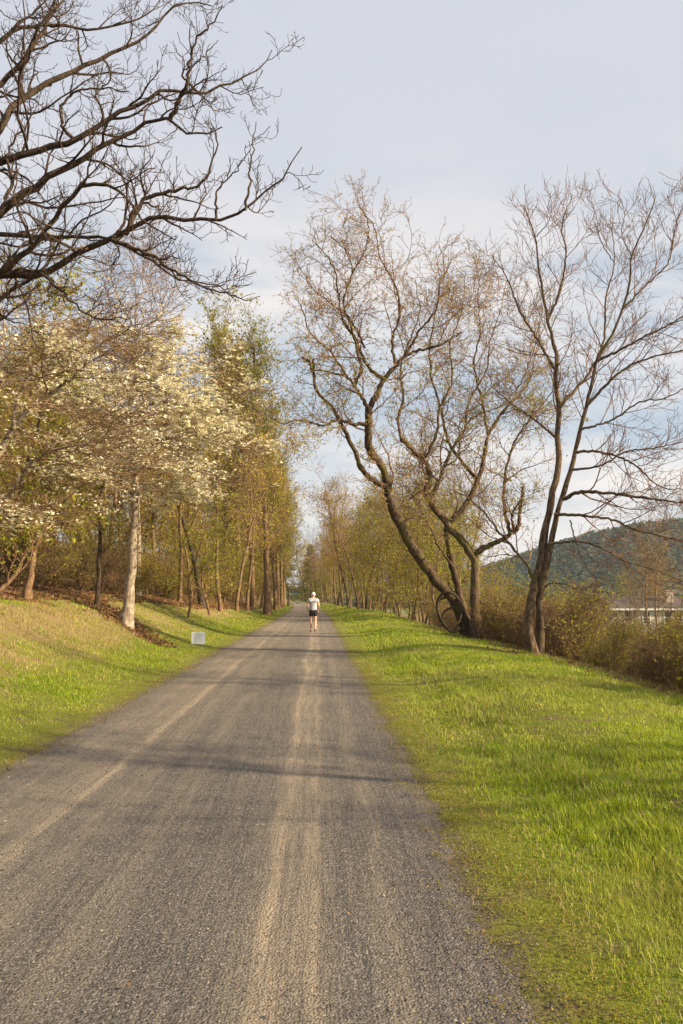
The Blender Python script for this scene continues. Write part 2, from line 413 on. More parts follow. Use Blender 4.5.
tag(mb.build('hills', plain('hill_soil', (.06, .06, .028), .95, .4, .05), smooth=True), kind='structure')
mb = MB()
n = 9000
cx = rng.uniform(-60, 560, n); cy = rng.uniform(340, 700, n); cz = hill_h(cx, np.minimum(cy, HD))
rad = rng.uniform(2.2, 5.0, n)
K = 26
d = nrm(rng.normal(size=(n, K, 3))); d[..., 2] = np.abs(d[..., 2])*1.3
c = np.stack([cx, cy, cz+1], -1)[:, None, :] + d*rad[:, None, None]*rng.uniform(.5, 1, (n, K, 1))
c = c.reshape(-1, 3); m_ = len(c)
nn = nrm(d.reshape(-1, 3)+rng.normal(size=(m_, 3))*.5); dd = nrm(np.cross(nn, rng.normal(size=(m_, 3)))); bb = np.cross(nn, dd)
s = rng.uniform(.5, 1.4, (m_, 1))
mb.add(np.stack([c-dd*s, c-bb*s, c+dd*s, c+bb*s], 1), np.arange(m_*4).reshape(-1, 4))
tag(mb.build('hillside_wood', LEAF['hill']), 'dark wood covering the far ridge beyond the valley', 'wood', kind='stuff')

# ------------------------------------------------------------------ grass
MBL = mat_blades()
def wood_edge(Y):   # u of the left wood's edge
    return np.interp(Y, [0, 10, 20, 45, 100], [-9.5, -9.2, -8.4, -6.4, -4.4])
def grassband(mb, y0, y1, u0, u1, dens, h0, h1, w, full):
    area = (y1-y0)*(u1-u0); n = int(area*dens)
    Y = y0+(y1-y0)*rng.random(n); u = u0+(u1-u0)*rng.random(n)
    X = u+pc(Y)
    px = 318+X/np.maximum(Y, .5)*F
    keep = (px > -160) & (px < 830)
    en = (fbm(X*2.2, Y*2.2, 41)-.5)+.35*(fbm(X*9, Y*7, 43)-.5)
    edge = np.where(u > 0, u-ER, EL-u)
    keep &= rng.random(n) < np.clip((edge+en*1.0+.12)/.42, .0, 1)**1.3
    patch = fbm(X*1.1, Y*1.1, 51)
    sparse = np.where(u > 0, np.clip((patch-.30)/.2, .18, 1), np.clip((patch-.2)/.25, .35, 1))
    keep &= rng.random(n) < sparse
    keep &= u > wood_edge(Y)+(fbm(X*.6, Y*.6, 77)-.5)*2.5-.6
    keep &= (seg(X, Y) > .25+.5*fbm(X*1.7, Y*1.7, 15))
    X, Y, u, edge, patch = X[keep], Y[keep], u[keep], edge[keep], patch[keep]; n = len(X)
    lush = fbm(X*.7+3, Y*.45, 61)
    clump = fbm(X*5., Y*5., 44, 2)
    tall = np.clip((edge)/.9, .30, 1)*(.25+1.1*lush)*(.35+1.3*clump)*(1+.8*np.clip(u-4.4, 0, 1))*(1+.9*np.exp(-((u-2.05-.25*(fbm(X*.3, Y*.3, 6)-.5))/.28)**2))*(1+1.4*(rng.random(n) < .05)*(edge < .6))
    h = (h0+(h1-h0)*rng.random(n))*tall*.85
    # colour: straw on the bank and along the trail's edge
    dryf = .06+.62*np.clip(1-edge/.65, 0, 1)+.5*np.clip((u-5.3)/.8, 0, 1)
    bankf = np.clip((-4.0-u)/.8, 0, 1)*np.clip((fbm(X*.55, Y*.4, 71)-.38)/.08, 0, 1)*np.clip((28-Y)/8, .45, 1)
    bankf = np.maximum(bankf, np.clip((-4.6-u), 0, 1)*np.clip((17-Y)/3, 0, 1)*.9)
    dryf = np.maximum(dryf, (.55+.25*np.clip(-5.2-u, 0, 1))*bankf)
    dryf = np.maximum(dryf, .16*np.clip((fbm(X*.9, Y*.8, 81)-.5)/.1, 0, 1))
    dry = (rng.random(n) < dryf)*rng.uniform(.6, 1, n)+rng.random(n)*.06+.14*np.clip((fbm(X*.5, Y*.5, 83)-.45)/.2, 0, 1)
    th = rng.random(n)*6.283; lean = rng.uniform(.15, 1.0, n)*h
    z = gz(X, Y)-.004
    b = np.stack([X, Y, z], -1); side = np.stack([np.cos(th), np.sin(th), 0*th], -1)*(w*rng.uniform(.6, 1.3, n))[:, None]
    ph = th+1.57+rng.normal(size=n)*.5
    ld = np.stack([np.cos(ph), np.sin(ph), 0*th], -1)*lean[:, None]; upv = np.stack([0*h, 0*h, h], -1)
    if full:
        V = np.stack([b-side, b+side, b+upv*.6+ld*.3+side*.75, b+upv*.6+ld*.3-side*.75, b+upv+ld], 1)
        i = np.arange(n)[:, None]*5
        mb.add(V, i+np.array([[0, 1, 2, 3]]), i+np.array([[3, 2, 4]]), a=np.repeat(dry, 5))
    else:
        V = np.stack([b-side, b+side, b+upv+ld], 1)
        mb.add(V, None, np.arange(n*3).reshape(-1, 3), a=np.repeat(dry, 3))
for side in (1, -1):
    mb = MB()
    U = (ER-.25, 7.4) if side == 1 else (-10, EL+.25)
    for (y0, y1, dn, h0, h1, w, fl) in ((1.5, 4.5, 7500, .03, .085, .0020, True), (4.5, 8, 4200, .03, .085, .0028, True), (8, 13, 2000, .035, .09, .0042, True),
                                    (13, 22, 850, .04, .10, .007, False), (22, 40, 300, .04, .11, .013, False), (40, 75, 90, .05, .12, .026, False), (75, 130, 30, .05, .12, .04, False)):
        grassband(mb, y0, y1, U[0], U[1], dn, h0, h1, w, fl)
    o = mb.build('grass', MBL, attr='dry')
    tag(o, 'bright mown grass verge right of the gravel trail' if side == 1 else 'grass and dry straw on the sloping bank left of the trail', 'grass', kind='stuff')
# small stones on the near trail
mb = MB(); n = 34000
u = rng.uniform(EL-.1, ER+.15, n); Y = 1.6+rng.random(n)**1.5*10; X = u+pc(Y)
keep = rng.random(n) < np.clip(1.1-np.exp(-((u+.15)/.25)**2)*.7, 0, 1); u, X, Y = u[keep], X[keep], Y[keep]; n = len(X)
s = np.clip(rng.lognormal(-5.55, .38, n), .0015, .012)
oc = np.array([[1, 0, 0], [0, 1, 0], [-1, 0, 0], [0, -1, 0], [0, 0, .6], [0, 0, -.6]])
V = oc[None]*s[:, None, None]*rng.uniform(.6, 1.3, (n, 6, 1)); a_ = rng.random(n)*6.28
V = np.stack([V[..., 0]*np.cos(a_)[:, None]-V[..., 1]*np.sin(a_)[:, None], V[..., 0]*np.sin(a_)[:, None]+V[..., 1]*np.cos(a_)[:, None], V[..., 2]], -1)
V += np.stack([X, Y, gz(X, Y)+.007+s*.2], -1)[:, None]
ft = np.array([[0, 1, 4], [1, 2, 4], [2, 3, 4], [3, 0, 4], [1, 0, 5], [2, 1, 5], [3, 2, 5], [0, 3, 5]])
mb.add(V, None, (np.arange(n)[:, None, None]*6+ft[None]).reshape(-1, 3))
MS = leafmat('stones', [(.05, .045, .045), (.12, .105, .095), (.20, .175, .15), (.38, .34, .30)], .0, .85)
tag(mb.build('gravel', MS), 'loose crushed stone strewn over the near trail', 'gravel', kind='stuff')

mb = MB(); n = 2200; K = 16
sd = rng.random(n) < .65
Y = 1.8+rng.random(n)**1.4*16; u = np.where(sd, ER+rng.normal(size=n)*.16+.18, EL-rng.normal(size=n)*.16-.15); X = u+pc(Y)
c = np.stack([X, Y, gz(X, Y)], -1)[:, None, :]+rng.normal(size=(n, K, 3))*[.028, .028, 0]+rng.random((n, K, 1))*[0, 0, .03]+[0, 0, .008]
c = c.reshape(-1, 3); m_ = len(c); nn = rng.normal(size=(m_, 3))*.6; nn[:, 2] += 1; nn = nrm(nn); dd = nrm(np.cross(nn, rng.normal(size=(m_, 3)))); bb = np.cross(nn, dd); s_ = rng.uniform(.003, .009, (m_, 1))
mb.add(np.stack([c-dd*s_, c-bb*s_*.5, c+dd*s_, c+bb*s_*.5], 1), np.arange(m_*4).reshape(-1, 4))
tag(mb.build('weeds', LEAF['olive']), 'low broad leaved weeds creeping over the trail edges', 'weeds', kind='stuff')
mb = MB(); n = 2600
Y = 1.8+rng.random(n)**1.3*26; u = np.where(rng.random(n) < .5, ER+rng.normal(size=n)*.3, EL-rng.normal(size=n)*.3); u = np.where(rng.random(n) < .05, rng.uniform(EL, ER, n), u); X = u+pc(Y)
c = np.stack([X, Y, gz(X, Y)+.014+rng.random(n)*.02], -1)
nn = rng.normal(size=(n, 3))*.5; nn[:, 2] += 1.2; nn = nrm(nn); dd = nrm(np.cross(nn, rng.normal(size=(n, 3)))); bb = np.cross(nn, dd); s_ = rng.uniform(.004, .013, (n, 1)); a_ = rng.choice([.12, .5, .6], (n, 1))
mb.add(np.stack([c-dd*s_, c-bb*s_*a_, c+dd*s_, c+bb*s_*a_], 1), np.arange(n*4).reshape(-1, 4))
tag(mb.build('dead_leaves', LEAF['brown']), 'scattered dead leaves and twig bits along the trail edges', 'leaves', kind='stuff')
# ------------------------------------------------------------------ leaf litter on the wood floor and trail edges
mb = MB(); n = 60000
Y = rng.uniform(8, 70, n); u = np.where(rng.random(n) < .75, wood_edge(Y)-rng.exponential(3.5, n)+.6, rng.uniform(5.2, 8.5, n)); X = u+pc(Y)
X[:3500] = -9.0+4.7*(q_ := rng.random(3500))+rng.normal(size=3500)*.22; Y[:3500] = 29.5-7.5*q_+rng.normal(size=3500)*.3
for i_, (bx_, by_) in enumerate(((5.6, 29.4), (6.0, 28.9), (5.6, 20.4), (-5.65, 23.5), (-6.75, 24.5), (-7.9, 21.5))):
    k_ = slice(3600+i_*500, 4100+i_*500); X[k_] = bx_+rng.normal(size=500)*.38; Y[k_] = by_+rng.normal(size=500)*.38
c = np.stack([X, Y, gz(X, Y)+.03+rng.random(n)*.03], -1)
nn = rng.normal(size=(n, 3)); nn[:, 2] += 1.5; nn = nrm(nn); dd = nrm(np.cross(nn, rng.normal(size=(n, 3)))); bb = np.cross(nn, dd); s = rng.uniform(.03, .075, (n, 1))
mb.add(np.stack([c-dd*s, c-bb*s*.6, c+dd*s, c+bb*s*.6], 1), np.arange(n*4).reshape(-1, 4))
tag(mb.build('leaf_litter', LEAF['brown']), 'fallen brown leaves on the wood floor', 'leaf litter', kind='stuff')

# ------------------------------------------------------------------ hand-laid trees
def limb(pts, d, r0, r1, n=22, wob=.012):
    """pts: picture points turned into places at depths d (two or more depths spread along the limb)"""
    d = np.interp(np.linspace(0, 1, len(pts)), np.linspace(0, 1, len(d)), d)
    p = catmull([at(x, y, dd) for (x, y), dd in zip(pts, d)], n)
    p[1:-1] += rng.normal(size=(n-2, 3))*wob
    r = r0+(r1-r0)*np.linspace(0, 1, n)**.8
    r = r*(1+rng.normal(size=n)*.04)
    return p, r
def stack(ls): return np.stack([l[0] for l in ls]), np.stack([l[1] for l in ls])
def flare(l, f=1.5, k=3):
    p, r = l; r = r.copy(); r[:k] *= np.linspace(f, 1.05, k); p = p.copy(); p[0, 2] -= .12; return p, r
def plen(P): return np.linalg.norm(np.diff(P, axis=1), axis=2).sum(1)

# --- overhanging bare tree, upper left
def overhang():
    base = np.array([-8.2, 10.5, 0]); base[2] = g1(base[0], base[1])
    root = empty('walnut_tree', base)
    tag(root, 'dark bare tree whose limbs reach in over the trail from the upper left', 'tree')
    J = np.array([-7.6, 10.8, 4.3])
    tr = catmull([base-[0, 0, .2], base+[.1, 0, 1.6], base+[.35, .1, 3.0], J, J+[.0, .3, 2.], J+[-.4, .6, 4.5], J+[-.2, 1, 7.5]], 22)
    trr = np.linspace(.34, .10, 22); trr[0] = .5; trr[1] = .4
    mbt = MB(); tubes(mbt, tr, trr, 12)
    L = [
     ([(-60, 262), (-30, 240), (0, 213), (30, 190), (75, 163), (115, 140), (150, 122), (170, 119), (185, 133), (205, 133), (222, 127)], (10.8, 10.5, 10.), .085, .008),
     ([(170, 119), (180, 100), (188, 78), (192, 50), (205, 30), (222, 8)], (10.2, 9.6), .035, .007),
     ([(-60, 200), (-5, 135), (20, 100), (50, 82), (90, 62), (120, 50), (150, 32), (170, 10), (190, 2), (212, 6)], (11, 11.6, 12), .075, .008),
     ([(-60, 190), (-30, 175), (0, 163), (40, 150), (75, 142), (110, 118), (140, 103), (165, 90), (200, 94), (220, 86), (250, 75), (262, 66), (272, 50)], (11, 10.6, 11.), .07, .006),
     ([(-70, 330), (-20, 290), (0, 272), (30, 250), (50, 225), (75, 192), (95, 185), (120, 190), (132, 205), (150, 225), (175, 240)], (10.5, 9.6, 9.2), .065, .007),
     ([(-70, 300), (-30, 282), (0, 277), (45, 272), (75, 255), (100, 242), (125, 235), (140, 222), (170, 217), (215, 220), (245, 210), (270, 188), (285, 175), (302, 147)], (10.8, 9.8, 9.4), .075, .006),
     ([(125, 235), (135, 213), (146, 198), (180, 190), (200, 183), (212, 163), (217, 138), (210, 120)], (9.9, 9.7), .038, .006),
     ([(112, 240), (140, 250), (165, 265), (200, 285), (225, 292), (248, 300)], (9.8, 9.3), .033, .005),
     ([(-50, 235), (0, 235), (50, 237), (100, 238), (120, 243), (150, 260), (175, 278), (215, 285), (236, 302)], (11.2, 10.6, 10.), .045, .005),
     ([(-60, 90), (-20, 60), (0, 40), (20, 28), (60, 25), (95, 30), (140, 18), (165, -6)], (11.2, 12), .05, .007),
     ([(-60, 140), (-20, 95), (0, 85), (30, 50), (50, 20), (70, -12), (80, -50)], (11, 11.4), .06, .008),
     ([(20, 100), (22, 70), (35, 35), (55, 0), (60, -40)], (11.3, 10.8), .04, .007),
     ([(75, 142), (60, 120), (70, 95), (95, 88), (130, 92)], (10.8, 10.5), .03, .006),
     ([(200, 94), (182, 75), (200, 60), (218, 40)], (11, 10.8), .022, .005),
     ([(215, 220), (218, 190), (235, 172), (250, 150)], (9.5, 9.3), .018, .005),
     ([(245, 210), (250, 180), (252, 150), (256, 122)], (9.5, 9.7), .018, .005),
     ([(40, 272), (70, 300), (95, 318), (130, 318)], (9.9, 9.6), .022, .005),
     ([(0, 213), (12, 180), (8, 150), (30, 118), (28, 90)], (10.7, 11.), .03, .007),
     ([(-60, 350), (0, 300), (45, 268), (60, 240), (66, 212), (60, 190)], (10.5, 10), .045, .007),
     ([(-90, 60), (-40, 0), (0, -30), (60, -60)], (11, 11.5), .06, .01),
    ]
    ls = [limb(p, d, a, b, 26) for p, d, a, b in L]
    P, Rr = stack(ls)
    tubes(mbt, P, Rr, 7)
    # limbs beyond the frame that tie each of these to the trunk
    ties = [0, 2, 3, 4, 5, 8, 9, 10, 18, 19]
    TP = []; TR = []
    for k, i in enumerate(ties):
        e = P[i, 0]; s = tr[int(np.clip(np.argmin(np.abs(tr[:, 2]-(e[2]-1.5))), 5, 20))]
        TP.append(catmull([s, (s+e)/2+[0, 0, .15], e, P[i, 1]], 10)); TR.append(np.linspace(Rr[i, 0]*1.5, Rr[i, 1], 10))
    tubes(mbt, np.stack(TP), np.stack(TR), 7)
    mbt.build('trunk', BARK['dark'], root, base, True)
    mbb = MB()
    ln = plen(P)
    C1, R1 = kids(P, Rr, 14, .10, .97, 48, 14, L=np.clip(ln*.30, .35, 1.45), fall=.68, n=10, wig=.24, upt=.06, rr=.62, rmin=.0045, rmax=.022, lenref=3.6)
    C2, R2 = kids(C1, R1, 8, .15, .98, 50, 15, L=.38, fall=.4, n=7, wig=.26, upt=.12, rr=.6, rmin=.0036, lenref=.9)
    C3, R3 = kids(C2, R2, 4, .2, 1, 48, 15, L=.14, fall=.3, n=5, wig=.26, upt=.18, rr=.7, rmin=.0032, lenref=.3)
    C4, R4 = kids(P, Rr, 9, .2, .99, 55, 15, L=.26, fall=.3, n=6, wig=.26, upt=.15, rr=.3, rmin=.0038, rmax=.008, lenref=4.)
    tubes(mbb, C1, R1, 5); tubes(mbb, C2, R2, 4); tubes(mbb, C3, R3, 3); tubes(mbb, C4, R4, 4)
    T2, S2 = kids(tr[None], trr[None], 10, .4, .95, 55, 10, L=3.0, n=9, wig=.16, upt=.08, rr=.4, bias=(-.6, -.2, .2))
    T3, S3 = kids(T2, S2, 7, .2, 1, 50, 10, L=1.1, n=7, wig=.2, upt=.1, rr=.5); tubes(mbb, T2, S2, 5); tubes(mbb, T3, S3, 4)
    # knobby buds at the twig ends
    mbb.build('branches', BARK['twigdark'], root, base)
overhang()

# --- leaning old trees and budding crowns, right
def old_pair():
    d0 = 29.5
    defs = []
    # leaning stem
    A = dict(name='leaning_tree', label='old tree leaning left over the verge with a forked mossy trunk', base=(468, 635), limbs=[
     ([(470, 636), (462, 616), (453, 600), (433, 577), (417, 555), (404, 532), (391, 506), (388, 487), (384, 471), (372, 452), (368, 438), (369, 424), (369, 408)], (29.5, 28.5, 27.6), .225, .12),
     ([(369, 408), (377, 394), (384, 380), (396, 366), (405, 356), (419, 350), (440, 345), (462, 332)], (27.6, 27.2), .11, .03),
     ([(388, 487), (380, 484), (365, 473), (354, 450), (342, 427), (333, 408), (318, 393), (314, 377), (313, 359)], (28.1, 27.), .11, .045),
     ([(313, 372), (309, 362), (302, 357)], (27, 26.8), .05, .03),
     ([(369, 424), (354, 424), (344, 421), (334, 421), (323, 426), (309, 421), (295, 420), (283, 424), (270, 418)], (27.7, 26.5), .075, .012),
     ([(370, 412), (361, 396), (354, 384), (347, 377), (333, 373), (320, 370), (306, 374)], (27.6, 26.4), .085, .015),
     ([(354, 386), (361, 370), (358, 352), (350, 325), (344, 300), (352, 272), (345, 250), (330, 236)], (27.4, 27, 26.6), .065, .014),
     ([(384, 380), (368, 366), (356, 340), (342, 318), (338, 290), (334, 268), (322, 250), (312, 240)], (27.4, 27.8), .075, .014),
     ([(396, 366), (392, 340), (400, 312), (394, 282), (380, 258), (376, 232), (364, 212)], (27.2, 28.2), .06, .012),
     ([(347, 377), (330, 352), (312, 335), (302, 310), (292, 290)], (26.8, 26), .045, .011),
     ([(405, 356), (420, 330), (436, 310), (440, 285), (452, 262)], (27.2, 26.4), .05, .011),
     ([(365, 348), (352, 322), (330, 302), (314, 290), (300, 268)], (27.2, 27.8), .04, .010),
     ([(438, 345), (450, 320), (470, 300), (476, 275)], (27.1, 28), .03, .01),
     ([(352, 272), (366, 248), (368, 222), (356, 200)], (26.9, 26.2), .03, .01),
    ])
    B = dict(name='crooked_tree', label='crooked dark tree with a bare elbow limb, beside the leaning tree', base=(478, 640), limbs=[
     ([(478, 640), (476, 622), (475, 606), (475, 585), (475, 567), (469, 551), (449, 526), (433, 506), (427, 493), (430, 474), (424, 460), (411, 448), (401, 439)], (29, 28.8, 28.8), .20, .08),
     ([(475, 563), (478, 552), (488, 546), (501, 540), (511, 534), (518, 527), (520, 510), (523, 487)], (28.9, 28.2), .12, .05),
     ([(511, 535), (506, 515), (504, 497), (505, 478), (507, 464), (520, 432), (546, 400), (562, 378)], (28.4, 28, 28), .075, .015),
     ([(514, 530), (512, 515), (520, 500)], (28.3, 28.), .045, .03),
     ([(430, 500), (440, 480), (446, 462), (453, 448), (465, 428), (475, 416), (501, 406), (520, 398)], (28.8, 29.4), .10, .015),
     ([(401, 439), (398, 420), (404, 396), (400, 370), (410, 340), (420, 310), (415, 280)], (28.8, 29.3), .06, .012),
     ([(465, 428), (470, 400), (486, 370), (490, 340), (500, 312), (506, 280)], (29.2, 29.8), .05, .011),
     ([(424, 460), (436, 436), (440, 408), (452, 380), (450, 345), (462, 310), (466, 270)], (28.8, 28.2), .06, .011),
     ([(501, 406), (520, 384), (534, 350), (540, 320)], (29.3, 29.7), .03, .01),
    ])
    C = dict(name='vine_draped_tree', label='paler trunk rising between the leaning tree and the crooked tree', base=(466, 632), limbs=[
     ([(467, 632), (464, 612), (458, 590), (453, 567), (448, 545), (446, 529), (452, 520), (459, 514), (469, 498), (478, 480), (484, 460), (488, 435), (500, 415), (514, 400)], (31.5, 31, 31.5), .17, .05),
     ([(478, 480), (462, 462), (448, 440), (440, 405), (430, 370), (432, 330), (440, 290), (436, 255)], (31.2, 31.5), .075, .012),
     ([(488, 435), (482, 400), (474, 365), (480, 330), (478, 290), (484, 262)], (31.3, 30.5), .06, .012),
     ([(453, 567), (438, 545), (426, 520), (415, 500), (400, 480)], (31, 30.4), .05, .012),
     ([(514, 400), (530, 380), (536, 350), (545, 325)], (31.4, 32), .04, .011),
     ([(500, 415), (516, 410), (534, 412), (552, 402)], (31.4, 31), .035, .011),
    ])
    for D in (A, B, C):
        base = at(*D['base'], D['limbs'][0][1][0]); base[2] = g1(base[0], base[1])
        root = empty(D['name'], base); tag(root, D['label'], 'tree')
        mbt = MB(); mbb = MB(); mbl = MB()
        ls = [limb(*l, 44, .018) for l in D['limbs']]
        l0 = ls[0]; l0[0][0, 2] = base[2]-.1; ls[0] = flare(l0, 1.5, 4)
        P, Rr = stack(ls)
        tubes(mbt, P[:1], Rr[:1], 12, .09); tubes(mbt, P[1:], Rr[1:], 8, .08)
        mbt.build('trunk', BARK['mossy' if D is not B else 'warm'], root, base, True)
        ln = plen(P)
        if len(P) > 1:
            Q, S = P[1:], Rr[1:]; lq = ln[1:]
            sel = S[:, -1] < .025
        C1, R1 = kids(Q[sel], S[sel], 14, .12, .98, 50, 14, L=np.clip(lq[sel]*.38, .7, 2.7), fall=.6, n=9, wig=.22, upt=.04, rr=.5, rmin=.007, lenref=4.5)
        C1b, R1b = kids(Q[~sel], S[~sel], 4, .3, .98, 50, 14, L=1.3, fall=.35, n=9, wig=.24, upt=.08, rr=.3, rmin=.007) if (~sel).any() else (C1[:1], R1[:1])
        T1, U1 = kids(P[:1], Rr[:1], 9, .5, .98, 55, 12, L=2.2, fall=.3, n=9, wig=.2, upt=.08, rr=.25, rmin=.007)
        C1 = np.concatenate([C1, C1b, T1]); R1 = np.concatenate([R1, R1b, U1])
        C2, R2 = kids(C1, R1, 10, .12, .98, 48, 14, L=1.0, fall=.35, n=7, wig=.24, upt=.03, rr=.55, rmin=.0055, lenref=1.6)
        C3, R3 = kids(C2, R2, 4, .15, 1, 45, 15, L=.36, fall=.3, n=5, wig=.24, upt=.0, rr=.6, rmin=.0045)
        tubes(mbb, C1, R1, 5); tubes(mbb, C2, R2, 4); tubes(mbb, C3, R3, 3)
        mbb.build('branches', BARK['twig'], root, base)
        leaves(mbl, C3, 2, .031, .03, .5, t0=.6); leaves(mbl, C2, 2, .031, .03, .5)
        mbl.build('buds', LEAF['bud'], root, base)
        mg = MB(); low = C2[C2[:, -1, 2] < 10.5]; leaves(mg, low, 5, .042, .08, .55)
        mg.build('young_leaves', LEAF['spring'], root, base)
old_pair()
# looped vine at the foot of the leaning tree
c = at(450, 614, 29); th = np.linspace(-.5, 5.9, 40)
vp = np.stack([c[0]+.42*np.cos(th)*np.linspace(1, .9, 40)+.1*np.sin(2*th), c[1]+.3*np.sin(th), c[2]+.62*np.sin(th)+.0*th], 1); vp[:, 2] += -.02
c2 = at(448, 626, 29)
vp2 = catmull([at(441, 622, 29.2), at(437, 606, 29.), at(441, 595, 28.9), at(450, 592, 28.8), at(459, 600, 28.9), at(455, 606, 29), at(444, 612, 29.1), at(443, 624, 29.1), at(452, 632, 29), at(464, 630, 29)], 40)
b0 = vp.mean(0); b0[2] = g1(b0[0], b0[1])
r = empty('vine_loop', b0); tag(r, 'thick dark vine curled into a hoop at the foot of the leaning tree', 'vine')
mb = MB(); tubes(mb, vp, np.full(40, .036)*(1+.15*np.sin(th*5)), 8); mb.build('stem', BARK['dark'], r, b0, True)
mb = MB(); tubes(mb, vp2, np.linspace(.06, .03, 40), 8)
s1, s2 = kids(vp2[None], np.full((1, 40), .03), 8, .1, 1, 60, 15, L=.7, n=8, wig=.3, upt=.1, rr=.4, rmin=.006); tubes(mb, s1, s2, 4)
mb.build('shoots', BARK['dark'], r, b0, True)

# --- bare tree, right
def bare_right():
    base = at(536, 657, 20.3); base[2] = g1(base[0], base[1])
    root = empty('bare_tree', base); tag(root, 'tall bare tree with twin stems at the right edge of the verge', 'tree')
    L = [
     ([(535, 657), (529, 633), (530, 612), (533, 589), (541, 559), (545, 529), (553, 493), (559, 458), (557, 436), (559, 416), (556, 380), (556, 355), (548, 320), (545, 303), (539, 270), (535, 238), (524, 205)], (20.3, 20.6, 21), .14, .012),
     ([(539, 658), (541, 638), (540, 620), (540, 600), (548, 559), (557, 514), (569, 476), (578, 440), (587, 405), (597, 361), (612, 335), (623, 309), (630, 280), (632, 257), (645, 225), (655, 199)], (20.5, 20.2, 19.6), .105, .012),
     ([(597, 361), (620, 350), (645, 336), (668, 325), (700, 305)], (19.8, 19), .04, .010),
     ([(587, 405), (620, 372), (650, 358), (683, 350), (720, 340)], (20, 19.2), .045, .010),
     ([(559, 408), (575, 390), (590, 372), (604, 340), (606, 300), (614, 262), (612, 225)], (20.9, 21.4), .05, .010),
     ([(556, 372), (538, 340), (520, 312), (508, 280), (492, 255)], (20.9, 21.3), .045, .010),
     ([(548, 320), (560, 290), (566, 255), (562, 225), (572, 196)], (21, 20.4), .04, .009),
     ([(559, 440), (535, 420), (512, 404), (490, 385)], (20.8, 21.4), .04, .010),
     ([(563, 499), (575, 493), (590, 492), (610, 493), (629, 496), (655, 499), (683, 502), (720, 500)], (20, 18.5), .055, .012),
     ([(554, 514), (585, 516), (614, 520), (630, 528), (646, 532), (683, 541), (710, 545)], (20.2, 18.9), .045, .010),
     ([(548, 544), (566, 542), (584, 542), (602, 548), (620, 559), (640, 566), (658, 571), (690, 585)], (20.3, 19.4), .035, .008),
     ([(542, 589), (552, 583), (563, 584), (574, 588), (584, 594)], (20.4, 20), .022, .008),
     ([(570, 520), (578, 548), (588, 570), (600, 582), (614, 588)], (20.2, 19.4), .02, .007),
     ([(535, 583), (530, 572), (525, 562), (504, 538), (490, 520), (480, 508), (465, 496), (452, 490)], (20.5, 21.5), .05, .010),
     ([(575, 452), (600, 452), (630, 462), (660, 486), (690, 490)], (20, 19.), .04, .010),
     ([(572, 470), (600, 466), (625, 452), (655, 448), (690, 440)], (20, 19.4), .035, .009),
     ([(580, 430), (612, 420), (640, 402), (665, 398), (700, 380)], (19.9, 19.2), .035, .009),
     ([(535, 238), (548, 222), (552, 205), (548, 190)], (21, 21.2), .015, .006),
     ([(632, 257), (622, 235), (624, 212), (618, 195)], (19.6, 19.4), .015, .006),
     ([(623, 309), (646, 285), (668, 262), (676, 225), (690, 190)], (19.7, 19.2), .03, .008),
     ([(614, 262), (600, 240), (596, 215), (586, 196)], (21.3, 21.6), .015, .006),
    ]
    ls = [limb(*l, 44, .010) for l in L]
    ls[0] = flare(ls[0], 1.25, 3); ls[1] = flare(ls[1], 1.25, 3)
    P, Rr = stack(ls); mbt = MB(); tubes(mbt, P[:2], Rr[:2], 12, .07); tubes(mbt, P[2:], Rr[2:], 7, .06)
    mbt.build('trunk', BARK['warm'], root, base, True)
    mbb = MB(); ln = plen(P)
    C1, R1 = kids(P[2:], Rr[2:], 15, .12, .98, 42, 11, L=np.clip(ln[2:]*.42, .4, 2.0), fall=.68, n=8, wig=.13, upt=.07, rr=.5, rmin=.0055, lenref=3.)
    C1b, R1b = kids(P[:2], Rr[:2], 26, .5, .99, 42, 11, L=2.2, fall=.7, n=8, wig=.13, upt=.08, rr=.3, rmin=.005)
    C1 = np.concatenate([C1, C1b]); R1 = np.concatenate([R1, R1b])
    C2, R2 = kids(C1, R1, 7, .15, .98, 40, 11, L=.6, fall=.4, n=6, wig=.13, upt=.07, rr=.55, rmin=.0045, lenref=1.1)
    C3, R3 = kids(C2, R2, 3, .2, .95, 38, 12, L=.25, fall=.3, n=4, wig=.12, upt=.08, rr=.6, rmin=.0035)
    tubes(mbb, C1, R1, 5); tubes(mbb, C2, R2, 4); tubes(mbb, C3, R3, 3)
    mbb.build('branches', BARK['twig'], root, base)
bare_right()

